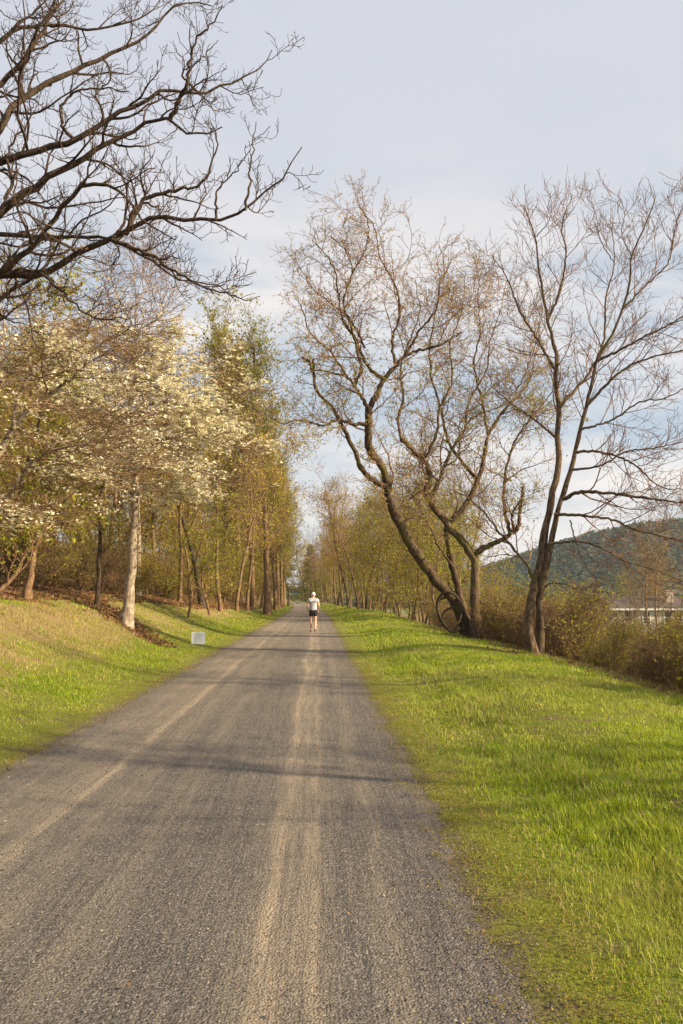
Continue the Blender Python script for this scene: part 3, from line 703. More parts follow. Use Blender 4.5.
# --- dogwoods, left
def dogwood(base_px, d, trunk, limbs, label, name='dogwood', auto=0, dens=1., sz=.045, bm='grey', L1=(1.2, 2.6), Lf=.42):
    base = at(*base_px, d); base[2] = g1(base[0], base[1])
    root = empty(name, base); tag(root, label, 'tree', 'flowering dogwoods on the left bank')
    t = limb(*trunk, 26, .012); t[0][0, 2] = base[2]-.1; t = flare(t, 1.5, 3)
    ls = [limb(*l, 26, .02) for l in limbs]
    P, Rr = stack(ls); mbt = MB(); tubes(mbt, t[0], t[1], 12); tubes(mbt, P, Rr, 7)
    mbt.build('trunk', BARK[bm], root, base, True)
    mbb = MB(); mbl = MB()
    if auto:
        A, S = kids(t[0][None], t[1][None], auto, .45, 1, 72, 12, L=3.3, fall=.35, n=26, wig=.09, upt=.012, rr=.4, rmin=.012)
        tubes(mbb, A, S, 6); P = np.concatenate([P, A]); Rr = np.concatenate([Rr, S])
    ln = plen(P)
    C1, R1 = kids(P, Rr, 12, .2, .99, 55, 12, L=np.clip(ln*.4, *L1), fall=.4, n=9, wig=.15, upt=.01, flat=.35, rr=.5, rmin=.006)
    C2, R2 = kids(C1, R1, 7, .2, .99, 50, 12, L=.75, fall=.35, n=7, wig=.18, upt=.02, flat=.35, rr=.55, rmin=.0045)
    C3, R3 = kids(C2, R2, 4, .2, 1, 50, 12, L=.28, fall=.3, n=5, wig=.2, upt=.06, flat=.5, rr=.55, rmin=.0035)
    tubes(mbb, C1, R1, 5); tubes(mbb, C2, R2, 4); tubes(mbb, C3, R3, 3)
    mbb.build('branches', BARK['tan'], root, base)
    keep = fbm(C3[:, -1, 0]*.9+C3[:, -1, 2], C3[:, -1, 2]*1.6+C3[:, -1, 1]*.7, 91) > Lf-.11*np.clip((6.6-C3[:, -1, 2])/1.3, 0, 1)
    E = C3[keep]
    # each blossom: four bracts as two crossed flat leaves
    g = np.random.default_rng(3)
    k = max(1, int(round(2*dens)))
    c = lerp_at(E, .4+.6*g.random((len(E), k))).reshape(-1, 3)+g.normal(size=(len(E)*k, 3))*[.05, .05, .015]
    n = len(c); nn = g.normal(size=(n, 3))*.45; nn[:, 2] += 1; nn = nrm(nn)
    dd = nrm(np.cross(nn, g.normal(size=(n, 3)))); bb = np.cross(nn, dd); s = (sz*g.uniform(.7, 1.3, n))[:, None]
    for a_, b_ in ((dd, bb), (bb, dd)):
        mbl.add(np.stack([c-a_*s+nn*s*.25, c-b_*s*.45, c+a_*s+nn*s*.25, c+b_*s*.45], 1), np.arange(n*4).reshape(-1, 4))
    mbl.build('blossoms', LEAF['blossom'], root, base)
dogwood((127, 630), 23.5,
  ([(126, 630), (128, 612), (130, 590), (132, 560), (134, 525), (135, 490), (135, 460), (134, 430), (130, 405), (128, 385), (131, 362), (136, 345)], (23.5, 23.3, 23.), .175, .03),
  [([(134, 440), (119, 420), (104, 408), (90, 400), (72, 394), (50, 385)], (23.2, 21.5), .07, .015),
   ([(133, 432), (140, 415), (152, 404), (175, 404), (197, 410)], (23.2, 21.8), .06, .012),
   ([(135, 455), (160, 440), (190, 436), (220, 442), (238, 452)], (23.2, 22.4), .055, .012),
   ([(135, 470), (160, 468), (190, 470), (212, 478), (226, 486)], (23.2, 21.6), .045, .012),
   ([(134, 425), (150, 395), (175, 370), (200, 358), (222, 364)], (23, 23.6), .05, .012),
   ([(132, 400), (118, 370), (100, 350), (80, 338)], (23, 22), .045, .012),
   ([(130, 380), (140, 355), (153, 338), (168, 328)], (23, 23.6), .04, .010),
   ([(200, 358), (218, 376), (232, 388), (246, 400)], (23.6, 23), .03, .010),
   ([(135, 485), (110, 478), (85, 482), (62, 478)], (23.2, 21.8), .04, .010),
   ([(135, 490), (150, 484), (168, 492), (190, 498)], (23.2, 25), .035, .010),
   ([(133, 420), (120, 400), (128, 372), (112, 330)], (23.2, 25.5), .04, .010),
   ([(134, 445), (165, 425), (200, 415), (228, 428)], (23.2, 25.6), .04, .010)],
  'dogwood in creamy blossom with a pale straight trunk on the left bank', auto=6, dens=2.3, sz=.056, Lf=.53, L1=(.8, 1.6))
dogwood((-60, 640), 15.5,
  ([(-60, 640), (-45, 600), (-28, 550), (-18, 500), (-10, 470), (0, 450), (12, 430), (33, 405), (57, 390)], (15.5, 15, 14.6), .15, .04),
  [([(-22, 530), (0, 507), (20, 478), (41, 457), (60, 448), (82, 445), (105, 438)], (15, 14.2), .065, .012),
   ([(12, 430), (18, 400), (30, 370), (26, 340), (45, 315), (70, 298)], (14.7, 14.9), .05, .010),
   ([(57, 390), (80, 370), (100, 345), (128, 330)], (14.5, 14.2), .035, .010),
   ([(0, 450), (-10, 410), (-5, 370), (5, 335), (0, 300), (15, 275)], (14.8, 15.6), .055, .010),
   ([(-18, 500), (-30, 440), (-40, 380), (-30, 320), (-10, 280)], (15, 16), .06, .012),
   ([(33, 405), (60, 408), (85, 418), (110, 420)], (14.5, 13.8), .03, .009),
   ([(-20, 510), (10, 516), (30, 512), (60, 520)], (15.1, 14.4), .03, .009),
   ([(30, 370), (60, 350), (80, 325), (110, 305)], (14.9, 15.7), .03, .009)],
  'dogwood with pale twisting limbs and cream blossom at the left edge', auto=4, dens=1.3, sz=.036, L1=(.7, 1.4), Lf=.68)

# --- smaller trunks on the bank
def stem_tree(name, label, base_px, d, limbs, barkm, leafm, k1=10, L1=1.6, lk=3, ls_=.05, group=None, seedup=.06, rm=.006):
    base = at(*base_px, d); base[2] = g1(base[0], base[1])
    root = empty(name, base); tag(root, label, 'tree', group)
    ll = [limb(*l, 24, .015) for l in limbs]; l0 = ll[0]; l0[0][0, 2] = base[2]-.1; ll[0] = flare(l0, 1.4, 3)
    P, Rr = stack(ll); mbt = MB(); tubes(mbt, P, Rr, 9); mbt.build('trunk', BARK[barkm], root, base, True)
    mbb = MB()
    C1, R1 = kids(P, Rr, k1, .3, .99, 50, 14, L=L1, fall=.45, n=8, wig=.16, upt=seedup, rr=.45, rmin=rm)
    C2, R2 = kids(C1, R1, 6, .2, 1, 48, 14, L=L1*.42, fall=.4, n=6, wig=.18, upt=.05, rr=.55, rmin=rm*.8)
    C3, R3 = kids(C2, R2, 3, .2, 1, 45, 14, L=L1*.18, fall=.3, n=4, wig=.18, upt=.04, rr=.6, rmin=rm*.7)
    tubes(mbb, C1, R1, 5); tubes(mbb, C2, R2, 4); tubes(mbb, C3, R3, 3)
    mbb.build('branches', BARK['twig'], root, base)
    if lk:
        mbl = MB(); leaves(mbl, C3, lk, ls_, .08, .55); mbl.build('foliage', LEAF[leafm], root, base)
stem_tree('sapling', 'thin dark trunk standing just left of the pale dogwood trunk', (98, 619), 24.5,
  [([(97, 619), (98, 590), (99, 560), (100, 530), (99, 505), (104, 470), (100, 430)], (24.5, 24.8), .085, .02),
   ([(99, 560), (110, 545), (130, 540)], (24.7, 25.5), .02, .008), ([(100, 530), (85, 512), (70, 500)], (24.7, 24.2), .02, .008)], 'dark', 'olive', 9, 1.3, 2, .04)
stem_tree('forked_tree', 'pale brown tree with crossing stems at the far left of the bank', (26, 603), 21.5,
  [([(25, 603), (29, 585), (33, 563), (34, 548), (44, 525), (52, 500), (50, 470)], (21.5, 21.8), .12, .03),
   ([(-30, 622), (-10, 600), (8, 583), (20, 565), (28, 545), (40, 515), (46, 495)], (20.8, 21.4), .08, .02),
   ([(35, 548), (48, 535), (62, 524), (80, 520)], (21.6, 22), .04, .012),
   ([(30, 560), (18, 550), (4, 542), (-20, 536)], (21.5, 21), .03, .012)], 'tan', 'spring', 10, 1.3, 3, .05)
stem_tree('spindly_tree', 'spindly bare tree whose fine crown stands above the dogwood blossom', (137, 604), 38,
  [([(137, 604), (138, 540), (136, 470), (137, 400), (135, 340), (136, 300), (134, 262), (136, 235)], (38, 38.5), .16, .015),
   ([(136, 350), (150, 325), (165, 305), (175, 285)], (38.2, 37.5), .04, .01),
   ([(136, 330), (122, 305), (112, 280), (108, 258)], (38.2, 38.8), .04, .01),
   ([(135, 310), (146, 285), (152, 262)], (38.2, 38.8), .03, .01)], 'grey', 'bud', 14, 2.4, 1, .03, rm=.010)

# ------------------------------------------------------------------ repeated wood trees (prototypes)
def proto(name, h, r, k1, t0, ang, L1, fall, wig, upt, k2, L2, k3, L3, lk, lsz, leafm, barkm, seed, crook=.1, rm=.012, leaf2=None, stems=1, tip=.15):
    g = np.random.default_rng(seed)
    root = empty(name, (0, 0, 0))
    P = []; Rr = []
    for s in range(stems):
        n = 18; d = np.array([0, 0, 1.]); p = [np.array([0, 0, -.3])+(g.normal(size=3)*[.15, .15, 0] if stems > 1 else 0)]
        lean = g.normal(size=3)*[.05, .05, 0]*(4 if stems > 1 else 1)
        for i in range(n-1):
            d = nrm(d+g.normal(size=3)*crook*.5+lean*.3+[0, 0, .12]); p.append(p[-1]+d*h/(n-1))
        rr = r*(1-np.linspace(0, 1, n)*(1-tip))*(.8 if stems > 1 else 1); rr[0] *= 1.5; rr[1] *= 1.12
        P.append(np.array(p)); Rr.append(rr)
    P = np.stack(P); Rr = np.stack(Rr)
    mt = MB(); tubes(mt, P, Rr, 8); mt.build('trunk', BARK[barkm], root, None, True)
    mb = MB()
    C1, R1 = kids(P, Rr, k1, t0, .99, ang, 10, L=L1, fall=fall, n=9, wig=wig, upt=upt, rr=.42, rmin=rm, g=g)
    C2, R2 = kids(C1, R1, k2, .15, .99, 42, 12, L=L2, fall=.35, n=6, wig=wig, upt=upt, rr=.5, rmin=rm*.75, g=g)
    tubes(mb, C1, R1, 5); tubes(mb, C2, R2, 3)
    E = C2
    if k3:
        C3, R3 = kids(C2, R2, k3, .2, 1, 42, 12, L=L3, fall=.3, n=4, wig=wig, upt=upt, rr=.5, rmin=rm*.6, g=g); tubes(mb, C3, R3, 3); E = C3
    mb.build('crown', BARK['tan' if barkm != 'dark' else 'twig'], root)
    if lk:
        ml = MB(); leaves(ml, E, lk, lsz, lsz*1.6, .55, g=g); ml.build('foliage', LEAF[leafm], root)
    return root
def conifer(h, r, seed):
    g = np.random.default_rng(seed); root = empty('hemlock', (0, 0, 0))
    p = np.stack([np.zeros(16), np.zeros(16), np.linspace(-.3, h, 16)], 1); rr = np.linspace(r, .03, 16)
    mt = MB(); tubes(mt, p, rr, 8); mt.build('trunk', BARK['dark'], root, None, True)
    C1, R1 = kids(p[None], rr[None], 130, .08, .99, 88, 10, L=5.2, fall=.84, Ljit=.18, n=8, wig=.05, upt=-.035, rr=.2, rmin=.012, g=g)
    C2, R2 = kids(C1, R1, 14, .15, 1, 55, 8, L=.9, fall=.6, n=5, wig=.08, upt=-.06, flat=.3, rr=.4, rmin=.008, g=g)
    mb = MB(); tubes(mb, C1, R1, 4); tubes(mb, C2, R2, 3); mb.build('branches', BARK['dark'], root)
    ml = MB(); leaves(ml, C2, 12, .13, .09, .4, flatn=1, t0=.0, g=g); ml.build('needles', LEAF['needle'], root)
    return root
protos = {
 'poplar1': proto('tall_tree', 22, .25, 44, .25, 28, 6.0, .62, .07, .10, 9, 1.8, 4, .8, 4, .095, 'spring', 'tan', 11, .05, .014),
 'poplar2': proto('tall_tree', 20, .22, 40, .28, 30, 5.2, .60, .08, .10, 9, 1.7, 4, .8, 4, .090, 'gold', 'tan', 12, .06, .014),
 'wood1': proto('wood_tree', 14, .125, 20, .25, 48, 4.2, .55, .12, .06, 10, 1.6, 4, .7, 4, .08, 'gold', 'tan', 13, .14, .012),
 'wood2': proto('wood_tree', 12, .105, 20, .2, 52, 3.6, .5, .14, .05, 10, 1.5, 4, .65, 4, .08, 'spring', 'warm', 14, .2, .012),
 'wood3': proto('wood_tree', 15, .14, 20, .3, 45, 4.5, .55, .12, .06, 8, 1.7, 4, .7, 2, .06, 'bud', 'tan', 15, .15, .013),
 'wood4': proto('wood_tree', 16, .19, 18, .3, 50, 5., .5, .15, .04, 8, 1.8, 4, .7, 3, .065, 'brown', 'dark', 16, .2, .013),
 'under1': proto('understory_tree', 5.5, .07, 16, .15, 60, 2.6, .45, .16, .03, 8, 1.0, 3, .4, 4, .055, 'spring', 'tan', 17, .25, .007),
 'under2': proto('understory_tree', 4.5, .06, 16, .1, 62, 2.2, .45, .18, .03, 8, .9, 3, .4, 3, .055, 'gold', 'warm', 18, .3, .007),
 'brush1': proto('shrub', 2.4, .024, 9, .1, 32, 1.3, .4, .16, .08, 6, .55, 3, .24, 1, .038, 'spring', 'tan', 19, .3, .006, stems=7, tip=.3),
 'brush2': proto('shrub', 2.3, .026, 11, .1, 40, 1.2, .4, .24, .04, 7, .55, 3, .24, 1, .030, 'brown', 'tan', 20, .35, .006, stems=8, tip=.3),
 'brush3': proto('shrub', 1.9, .022, 10, .05, 50, .9, .4, .2, .02, 7, .45, 3, .2, 3, .036, 'olive', 'tan', 21, .3, .005, stems=7, tip=.3),
 'hemlock': conifer(17, .25, 22),
}
used = set()
def place(key, x, y, s, rz, label, cat, group, sz=None):
    p = protos[key]
    o = p if key not in used else copy_tree(p)
    used.add(key)
    o.location = (float(x), float(y), g1(x, y)); o.rotation_euler = (0, 0, float(rz)); o.scale = (s, s, sz or s)
    return tag(o, label, cat, group)
KD = {'poplar1': 'tall pale green tree', 'poplar2': 'tall gold tree', 'wood1': 'gold leafed tree',
      'wood2': 'spring green tree', 'wood3': 'reddish budding tree', 'wood4': 'russet tree', 'under1': 'small green tree',
      'under2': 'small golden tree', 'hemlock': 'dark evergreen hemlock', 'brush1': 'yellow green leafed brush', 'brush2': 'brown tangled brush', 'brush3': 'olive leafy brush'}
def pxof(x, y): return 318+x/y*F
def zone(x, y):
    px = pxof(x, y)
    if x < pc(y):
        a = 'left woods at the left edge' if px < 90 else 'left woods behind the dogwood' if px < 200 else 'left woods beyond the sign' if px < 262 else 'left woods beside the trail'
    else:
        a = 'trees closing the trail' if px < 345 else 'right treeline past the leaning tree' if px < 470 else 'slope behind the bare tree' if px < 590 else 'slope before the house'
    dd = ', near' if y < 45 else ', midway' if y < 95 else ', far off'
    return 'in the '+a+dd
def lab(key, x, y): return KD[key]+' '+zone(x, y)
# hero trees of the left woods
pl = [('poplar1', 268, 62, 1.02, .3), ('poplar2', 254, 66, 1.05, 1.2), ('poplar1', 241, 70, 1.10, 2.), ('poplar2', 279, 88, .95, 2.4),
      ('wood3', 222, 46, .85, .5), ('wood1', 238, 52, .9, 1.), ('wood1', 272, 76, .95, 2.2), ('poplar1', 282, 98, .85, 0), ('wood2', 288, 124, 1.45, 2), ('poplar2', 285, 135, .95, 1), ('wood3', 277, 104, 1.2, 3), ('wood1', 286, 150, 1.4, 2), ('wood2', 278, 86, 1.0, 1.), ('wood1', 281, 104, 1.15, 4.), ('poplar1', 276, 78, .8, 1.), ('wood1', 284, 112, 1., 3.), ('wood3', 262, 72, 1.0, 4.),
      ('wood4', 205, 44, .9, 2.), ('under1', 212, 41, 1., 0), ('wood2', 60, 40, .8, 1), ('wood2', 100, 46, .9, 2), ('wood2', 140, 50, .9, 3), ('wood2', 20, 36, .8, 4), ('poplar1', 226, 74, .95, 3.), ('wood3', 248, 58, .9, 5), ('wood2', 268, 94, 1.1, 5), ('under1', 190, 34, .8, 1), ('wood1', 181, 40, .85, 5), ('wood3', 160, 44, .9, 1.)]
for key, px, d, s, rz in pl:
    x = (px-318)/F*d; place(key, x, d, s, rz, lab(key, x, d), 'tree' , 'trees of the left woods')
pr = [('wood4', 306, 225, 1.2, 1), ('wood3', 311, 240, 1.35, 2), ('wood1', 316, 232, 1.2, 3), ('wood4', 321, 215, 1.2, 4), ('wood3', 326, 238, 1.4, 5), ('wood4', 331, 205, 1.15, 6), ('wood1', 336, 222, 1.3, 0), ('wood3', 341, 190, 1.2, 2), ('wood4', 328, 180, .9, 2), ('wood2', 319, 262, 1.3, 1), ('wood2', 334, 160, .85, 1), ('wood2', 347, 88, .9, 3), ('wood2', 380, 78, .95, 2), ('wood2', 430, 66, .75, 1), ('under1', 440, 46, 1.2, 0), ('under1', 424, 48, 1.1, 1), ('under2', 412, 50, 1.2, 5), ('wood3', 336, 118, 1.1, 0), ('wood3', 343, 100, 1.0, 1), ('wood4', 350, 92, .95, 2), ('wood1', 358, 84, .95, 3), ('wood4', 366, 76, .75, 4), ('wood2', 374, 72, .9, 5),
      ('wood1', 384, 70, .85, 6), ('wood3', 395, 64, .8, 1), ('wood2', 408, 62, .75, 2), ('wood1', 420, 58, .7, 3), ('under1', 400, 52, 1.1, 0), ('under2', 388, 56, 1.2, 1), ('under1', 372, 62, 1.2, 2)]
for key, px, d, s, rz in pr:
    x = (px-318)/F*d; place(key, x, d, s, rz, lab(key, x, d), 'tree', 'trees of the right treeline')
pl = pl+pr
g = np.random.default_rng(101)
pts = [((px-318)/F*d, d) for _, px, d, _, _ in pl]
def scatter(n, fu, keys, w, smin, smax, cat, group, mind=1.6, tries=4000):
    c = 0
    for _ in range(tries):
        if c >= n: break
        x, y = fu()
        if not (-130 < pxof(x, y) < 815): continue
        if any((x-a)**2+(y-b)**2 < mind**2 for a, b in pts): continue
        pts.append((x, y)); c += 1
        key = keys[g.choice(len(keys), p=w)]
        if cat == 'tree' and 470 < pxof(x, y) < 610 and key.startswith('wood'): key = 'under2' if g.random() < .5 else 'under1'
        if 585 < pxof(x, y) < 700 and 10 < y < 92:      # low growth in front of the house
            if cat == 'tree' and g.random() < .5: continue
            smax_ = max(.35, (1.5-.041*y-g1(x, y))/2.5) if cat == 'shrub' else smax
        else: smax_ = smax
        place(key, x, y, min(g.uniform(smin, smax), smax_*g.uniform(.8, 1.15)), g.uniform(0, 6.28), lab(key, x, y), cat, group)
def left(y0, y1, w):
    def f():
        y = g.uniform(y0, y1); u = float(wood_edge(y))-1.2-g.exponential(w); return u+float(pc(y)), y
    return f
scatter(46, left(22, 60, 7), ['wood1', 'wood2', 'wood3', 'wood4', 'under1', 'under2'], [.2, .15, .15, .1, .2, .2], .65, .95, 'tree', 'trees of the left woods', 2.)
scatter(58, left(45, 120, 9), ['wood1', 'wood2', 'wood3', 'wood4', 'poplar2', 'under2'], [.20, .16, .26, .12, .08, .18], .55, 1.2, 'tree', 'trees of the left woods', 2.4)
def deep():
    y = g.uniform(35, 110); return -g.uniform(.12, .44)*y-10, y
scatter(40, deep, ['wood1', 'wood3', 'wood2', 'wood4'], [.35, .25, .2, .2], .85, 1.15, 'tree', 'trees of the left woods', 3.)
def rightf():
    y = g.uniform(46, 130); return float(np.interp(y, [46, 95], [6.8, 3.6]))+g.exponential(4.)+float(pc(y)), y
scatter(64, rightf, ['wood1', 'wood2', 'wood3', 'under1', 'wood4'], [.26, .27, .22, .2, .05], .6, .95, 'tree', 'trees of the right treeline', 2.2)
def farf():
    y = g.uniform(130, 290); return g.uniform(-14, 16)+float(pc(y)) - (0 if g.random() < .5 else 8), y
c = 0
def far2():
    while True:
        x, y = farf(); u = x-float(pc(y))
        if y > 125 and (u < -4.6 or u > 3.4): return x, y
scatter(100, far2, ['wood4', 'wood2', 'wood1', 'hemlock', 'wood3'], [.28, .25, .22, .05, .20], .7, 1.05, 'tree', 'trees where the trail runs out of sight', 2.5)
def edgel():
    y = g.uniform(36, 100); return float(wood_edge(y))-.4-g.exponential(1.2)+float(pc(y)), y
scatter(26, edgel, ['under1', 'under2'], [.5, .5], .55, 1.0, 'tree', 'trees of the left woods', 1.5)
# valley trees, right
def valley():
    y = g.uniform(32, 110); return g.uniform(.22, .52)*y+3, y
scatter(44, valley, ['wood3', 'wood1', 'under1', 'under2', 'wood2'], [.36, .15, .14, .25, .1], .45, .8, 'tree', 'trees in the valley on the right', 2.5)
# brush along the right verge and the wood edge
def brushr():
    y = g.uniform(8, 48); return 6.5+abs(g.normal())*2.2, y
scatter(66, brushr, ['brush1', 'brush2', 'brush3'], [.48, .30, .22], .55, 1.0, 'shrub', 'brush below the right verge', .8)
def brushr2():
    y = g.uniform(14, 60); return g.uniform(.2, .5)*y+4.5, y
scatter(55, brushr2, ['brush1', 'brush2', 'brush3'], [.42, .36, .22], .9, 1.4, 'shrub', 'brush below the right verge', 1.2)
def brushl():
    y = g.uniform(24, 90); return float(wood_edge(y))-1.0-g.exponential(2.5)+float(pc(y)), y
scatter(60, brushl, ['brush1', 'brush2', 'brush3'], [.35, .4, .25], .6, 1.0, 'shrub', 'brush along the left wood edge', 1.)
for key, px, d, s, rz in (('wood3', 662, 48, .55, 1), ('wood3', 632, 60, .5, 2), ('wood3', 690, 40, .6, 3), ('brush2', 612, 44, 1.25, 0), ('brush2', 652, 50, 1.1, 1), ('brush1', 603, 38, 1.1, 4), ('brush2', 648, 30, .7, 3)):
    x = (px-318)/F*d; place(key, x, d, s, rz, lab(key, x, d), 'tree' if key == 'wood3' else 'shrub', 'growth screening the pale house')
# unseen trees right of the camera, added to shade the near trail
for (x, y, k, s) in ((9.5, -6, 'wood3', .8), (13, -5, 'wood4', .8), (10.5, 3.0, 'wood3', .72)):
    place(k, x, y, s, x, KD[k]+' unseen beside the viewpoint, added to shade the near trail', 'tree', 'unseen trees added for trail shade')
place('wood3', 11.0, 10.5, .66, 2., 'unseen reddish budding tree added past the right edge to shade the verge', 'tree', 'unseen trees added for verge shade')  # this tree and the next are out of view, added to cast verge shadows
place('wood3', 14.5, 15.5, .8, 4., 'taller unseen reddish budding tree added down the slope to shade the verge', 'tree', 'unseen trees added for verge shade')
for k in list(protos):
    if k not in used: bpy.data.objects.remove(protos[k])

bl = {}
for o in COL.objects:
    if o.parent is None and 'label' in o and o.type == 'EMPTY': bl.setdefault(o['label'], []).append(o)
ORD = ['first', 'second', 'third', 'fourth', 'fifth', 'sixth', 'seventh', 'eighth', 'ninth', 'tenth', 'eleventh', 'twelfth']
for lb, os_ in bl.items():
    if len(os_) < 2: continue
    os_.sort(key=lambda o: o.location.x/max(o.location.y, .1))
    for i, o in enumerate(os_):
        w_ = 'leftmost' if i == 0 else 'rightmost' if i == len(os_)-1 else (ORD[i]+' from left' if i < 12 else ORD[min(len(os_)-1-i, 11)]+' from right')
        o['label'] = lb+', '+w_

# ------------------------------------------------------------------ yard sign
def box(mb, x0, x1, y0, y1, z0, z1):
    v = [(x, y, z) for z in (z0, z1) for y in (y0, y1) for x in (x0, x1)]
    mb.add(v, [(0, 2, 3, 1), (4, 5, 7, 6), (0, 1, 5, 4), (2, 6, 7, 3), (0, 4, 6, 2), (1, 3, 7, 5)])
sx, sy = (200.5-318)/F*24, 24.; sz = g1(sx, sy)
sb = at(200.5, 644, 24)[2]
root = empty('yard_sign', (sx, sy, sz), R_(10)); tag(root, 'small white yard sign on wire legs in the grass left of the trail', 'sign')
WH = plain('sign_white', (.88, .88, .88), .5, .03); GR = plain('sign_print', (.66, .70, .68), .5, .1, 40); WI = plain('wire', (.45, .43, .40), .4)
z0 = sb-sz
mb = MB(); box(mb, -.20, .20, -.006, .006, z0, z0+.35); mb.build('panel', WH, root)
mb = MB()
for i, (a, b_) in enumerate(((.26, .3), (.2, .23), (.14, .17), (.08, .10))): box(mb, -.13+.02*(i % 2), .13-.03*(i % 3), -.0085, -.0062, z0+a, z0+b_)
mb.build('print', GR, root)
for s in (-.13, .13):
    mb = MB(); tubes(mb, np.array([[s, .009, -.15], [s, .009, z0+.2]]), np.array([.004, .004]), 6); mb.build('leg', WI, root)

# ------------------------------------------------------------------ house
hx0, hy0 = 31.6, 92.; hz = g1(38, 92)-.1
root = empty('house', (37, hy0, hz)); tag(root, 'pale sided house half hidden behind the brush on the right', 'house')
def siding():
    m, nt, out = newmat('siding'); b = nd(nt, 'ShaderNodeBsdfPrincipled'); b.inputs['Roughness'].default_value = .6
    tc = nd(nt, 'ShaderNodeTexCoord'); sp = nd(nt, 'ShaderNodeSeparateXYZ'); nt.links.new(tc.outputs['Object'], sp.inputs[0])
    f = math_(nt, 'FRACT', math_(nt, 'MULTIPLY', sp.outputs[2], 7.0))
    c = mixc(nt, noise(nt, tc.outputs['Object'], 2), (.50, .44, .37), (.62, .56, .48))
    nt.links.new(c, b.inputs['Base Color']); nt.links.new(bump(nt, f, .8, .03), b.inputs['Normal']); nt.links.new(b.outputs[0], out.inputs[0]); return m
SD = siding(); TRIM = plain('white_trim', (.78, .76, .72), .5, .04); RF = plain('roof_shingles', (.085, .065, .055), .9, .3, 8)
GLm, nt, out = newmat('window_glass'); b = nd(nt, 'ShaderNodeBsdfPrincipled'); b.inputs['Base Color'].default_value = (.03, .035, .045, 1); b.inputs['Roughness'].default_value = .08; nt.links.new(b.outputs[0], out.inputs[0])
ez = .15-hz; W = 8.
mb = MB(); box(mb, -3.1, W, 0, 7, 0, ez)
mb.add([(-3.1, 0, ez), (-3.1, 7, ez), (-3.1, 3.5, ez+1.1), (W, 0, ez), (W, 7, ez), (W, 3.5, ez+1.1)], None, [(0, 1, 2), (3, 5, 4)])
mb.build('wall', SD, root)
mb = MB()
for s, y in ((1, -.45), (-1, 7.45)):
    a = [(-3.5, y, ez-.2), (W+.4, y, ez-.2), (W+.4, 3.5, ez+1.22), (-3.5, 3.5, ez+1.22)]; v = a+[(x, yy, z+.15) for x, yy, z in a]
    mb.add(v, [(0, 1, 2, 3), (4, 5, 6, 7), (0, 1, 5, 4), (1, 2, 6, 5), (2, 3, 7, 6), (3, 0, 4, 7)])
rf = mb.build('roof', RF, root)
mb = MB(); box(mb, 4.0, 4.9, 1.6, 2.4, ez+.6, ez+2.0); box(mb, 3.92, 4.98, 1.52, 2.48, ez+2.0, ez+2.12); mb.build('chimney', plain('chimney_brick', (.42, .34, .28), .9, .2, 6), rf)
mb = MB(); box(mb, -3.55, W+.45, -.5, -.46, ez-.22, ez-.02); mb.build('gutter', TRIM, root)
for x in (-3.1, W-.12):
    mb = MB(); box(mb, x-.02, x+.14, -.03, .1, 0, ez-.1); mb.build('corner_trim', TRIM, root)
for x in (-1.2, .9, 3.4, 6.3):
    zb = ez-1.75
    mb = MB(); fr = .1
    box(mb, x-.48, x+.48, -.06, -.004, zb+1.4, zb+1.4+fr); box(mb, x-.55, x+.55, -.09, -.004, zb-fr, zb)
    box(mb, x-.48, x-.48+fr, -.06, -.004, zb, zb+1.4); box(mb, x+.48-fr, x+.48, -.06, -.004, zb, zb+1.4); box(mb, x-.38, x+.38, -.05, -.004, zb+.68, zb+.74)
    w = mb.build('window', TRIM, root)
    mb = MB(); box(mb, x-.38, x+.38, -.03, -.01, zb, zb+1.4); mb.build('pane', GLm, w)

# ------------------------------------------------------------------ walker
def skin_obj(name, verts, edges, radii, mat, parent, root_i=0, sub=2, loc=(0, 0, 0)):
    me = bpy.data.meshes.new(name); me.from_pydata(verts, edges, [])
    o = bpy.data.objects.new(name, me); COL.objects.link(o); o.parent = parent; o.location = loc
    sk = o.modifiers.new('skin', 'SKIN'); sk.use_smooth_shade = True
    for i, rr in enumerate(radii):
        rr = rr if isinstance(rr, tuple) else (rr, rr)
        me.skin_vertices[0].data[i].radius = rr; me.skin_vertices[0].data[i].use_root = (i == root_i)
    ss = o.modifiers.new('sub', 'SUBSURF'); ss.levels = sub; ss.render_levels = sub
    me.materials.append(mat)
    return o
wx = (313.5-318)/F*34.8; wz = g1(wx, 34.8)+.006
person = empty('person', (wx, 34.8, wz), R_(2)); person.scale = (.96, .96, .96); tag(person, 'person in white cap, pale t-shirt and black shorts walking away down the trail', 'person')
SK = plain('skin', (.62, .36, .25), .55, .05); SH = plain('shirt', (.44, .44, .50), .85, .06, 6); SHO = plain('shorts', (.012, .012, .016), .8, .1)
CAP = plain('cap', (.84, .82, .78), .8, .04); SHOE = plain('shoes', (.10, .05, .05), .6, .2); SOCK = plain('socks', (.7, .68, .66), .8)
V = [(0, 0, .98), (0, 0, 1.15), (0, 0, 1.32), (0, .01, 1.46), (0, .01, 1.53), (0, .02, 1.60), (0, .02, 1.67), (0, .02, 1.72)]
E = [(i, i+1) for i in range(7)]; RD = [(.15, .11), (.14, .10), (.16, .11), (.09, .08), .055, .078, .088, .06]
def chain(start, pts, rs):
    prev = start
    for p, r_ in zip(pts, rs):
        V.append(p); RD.append(r_); E.append((prev, len(V)-1)); prev = len(V)-1
    return prev
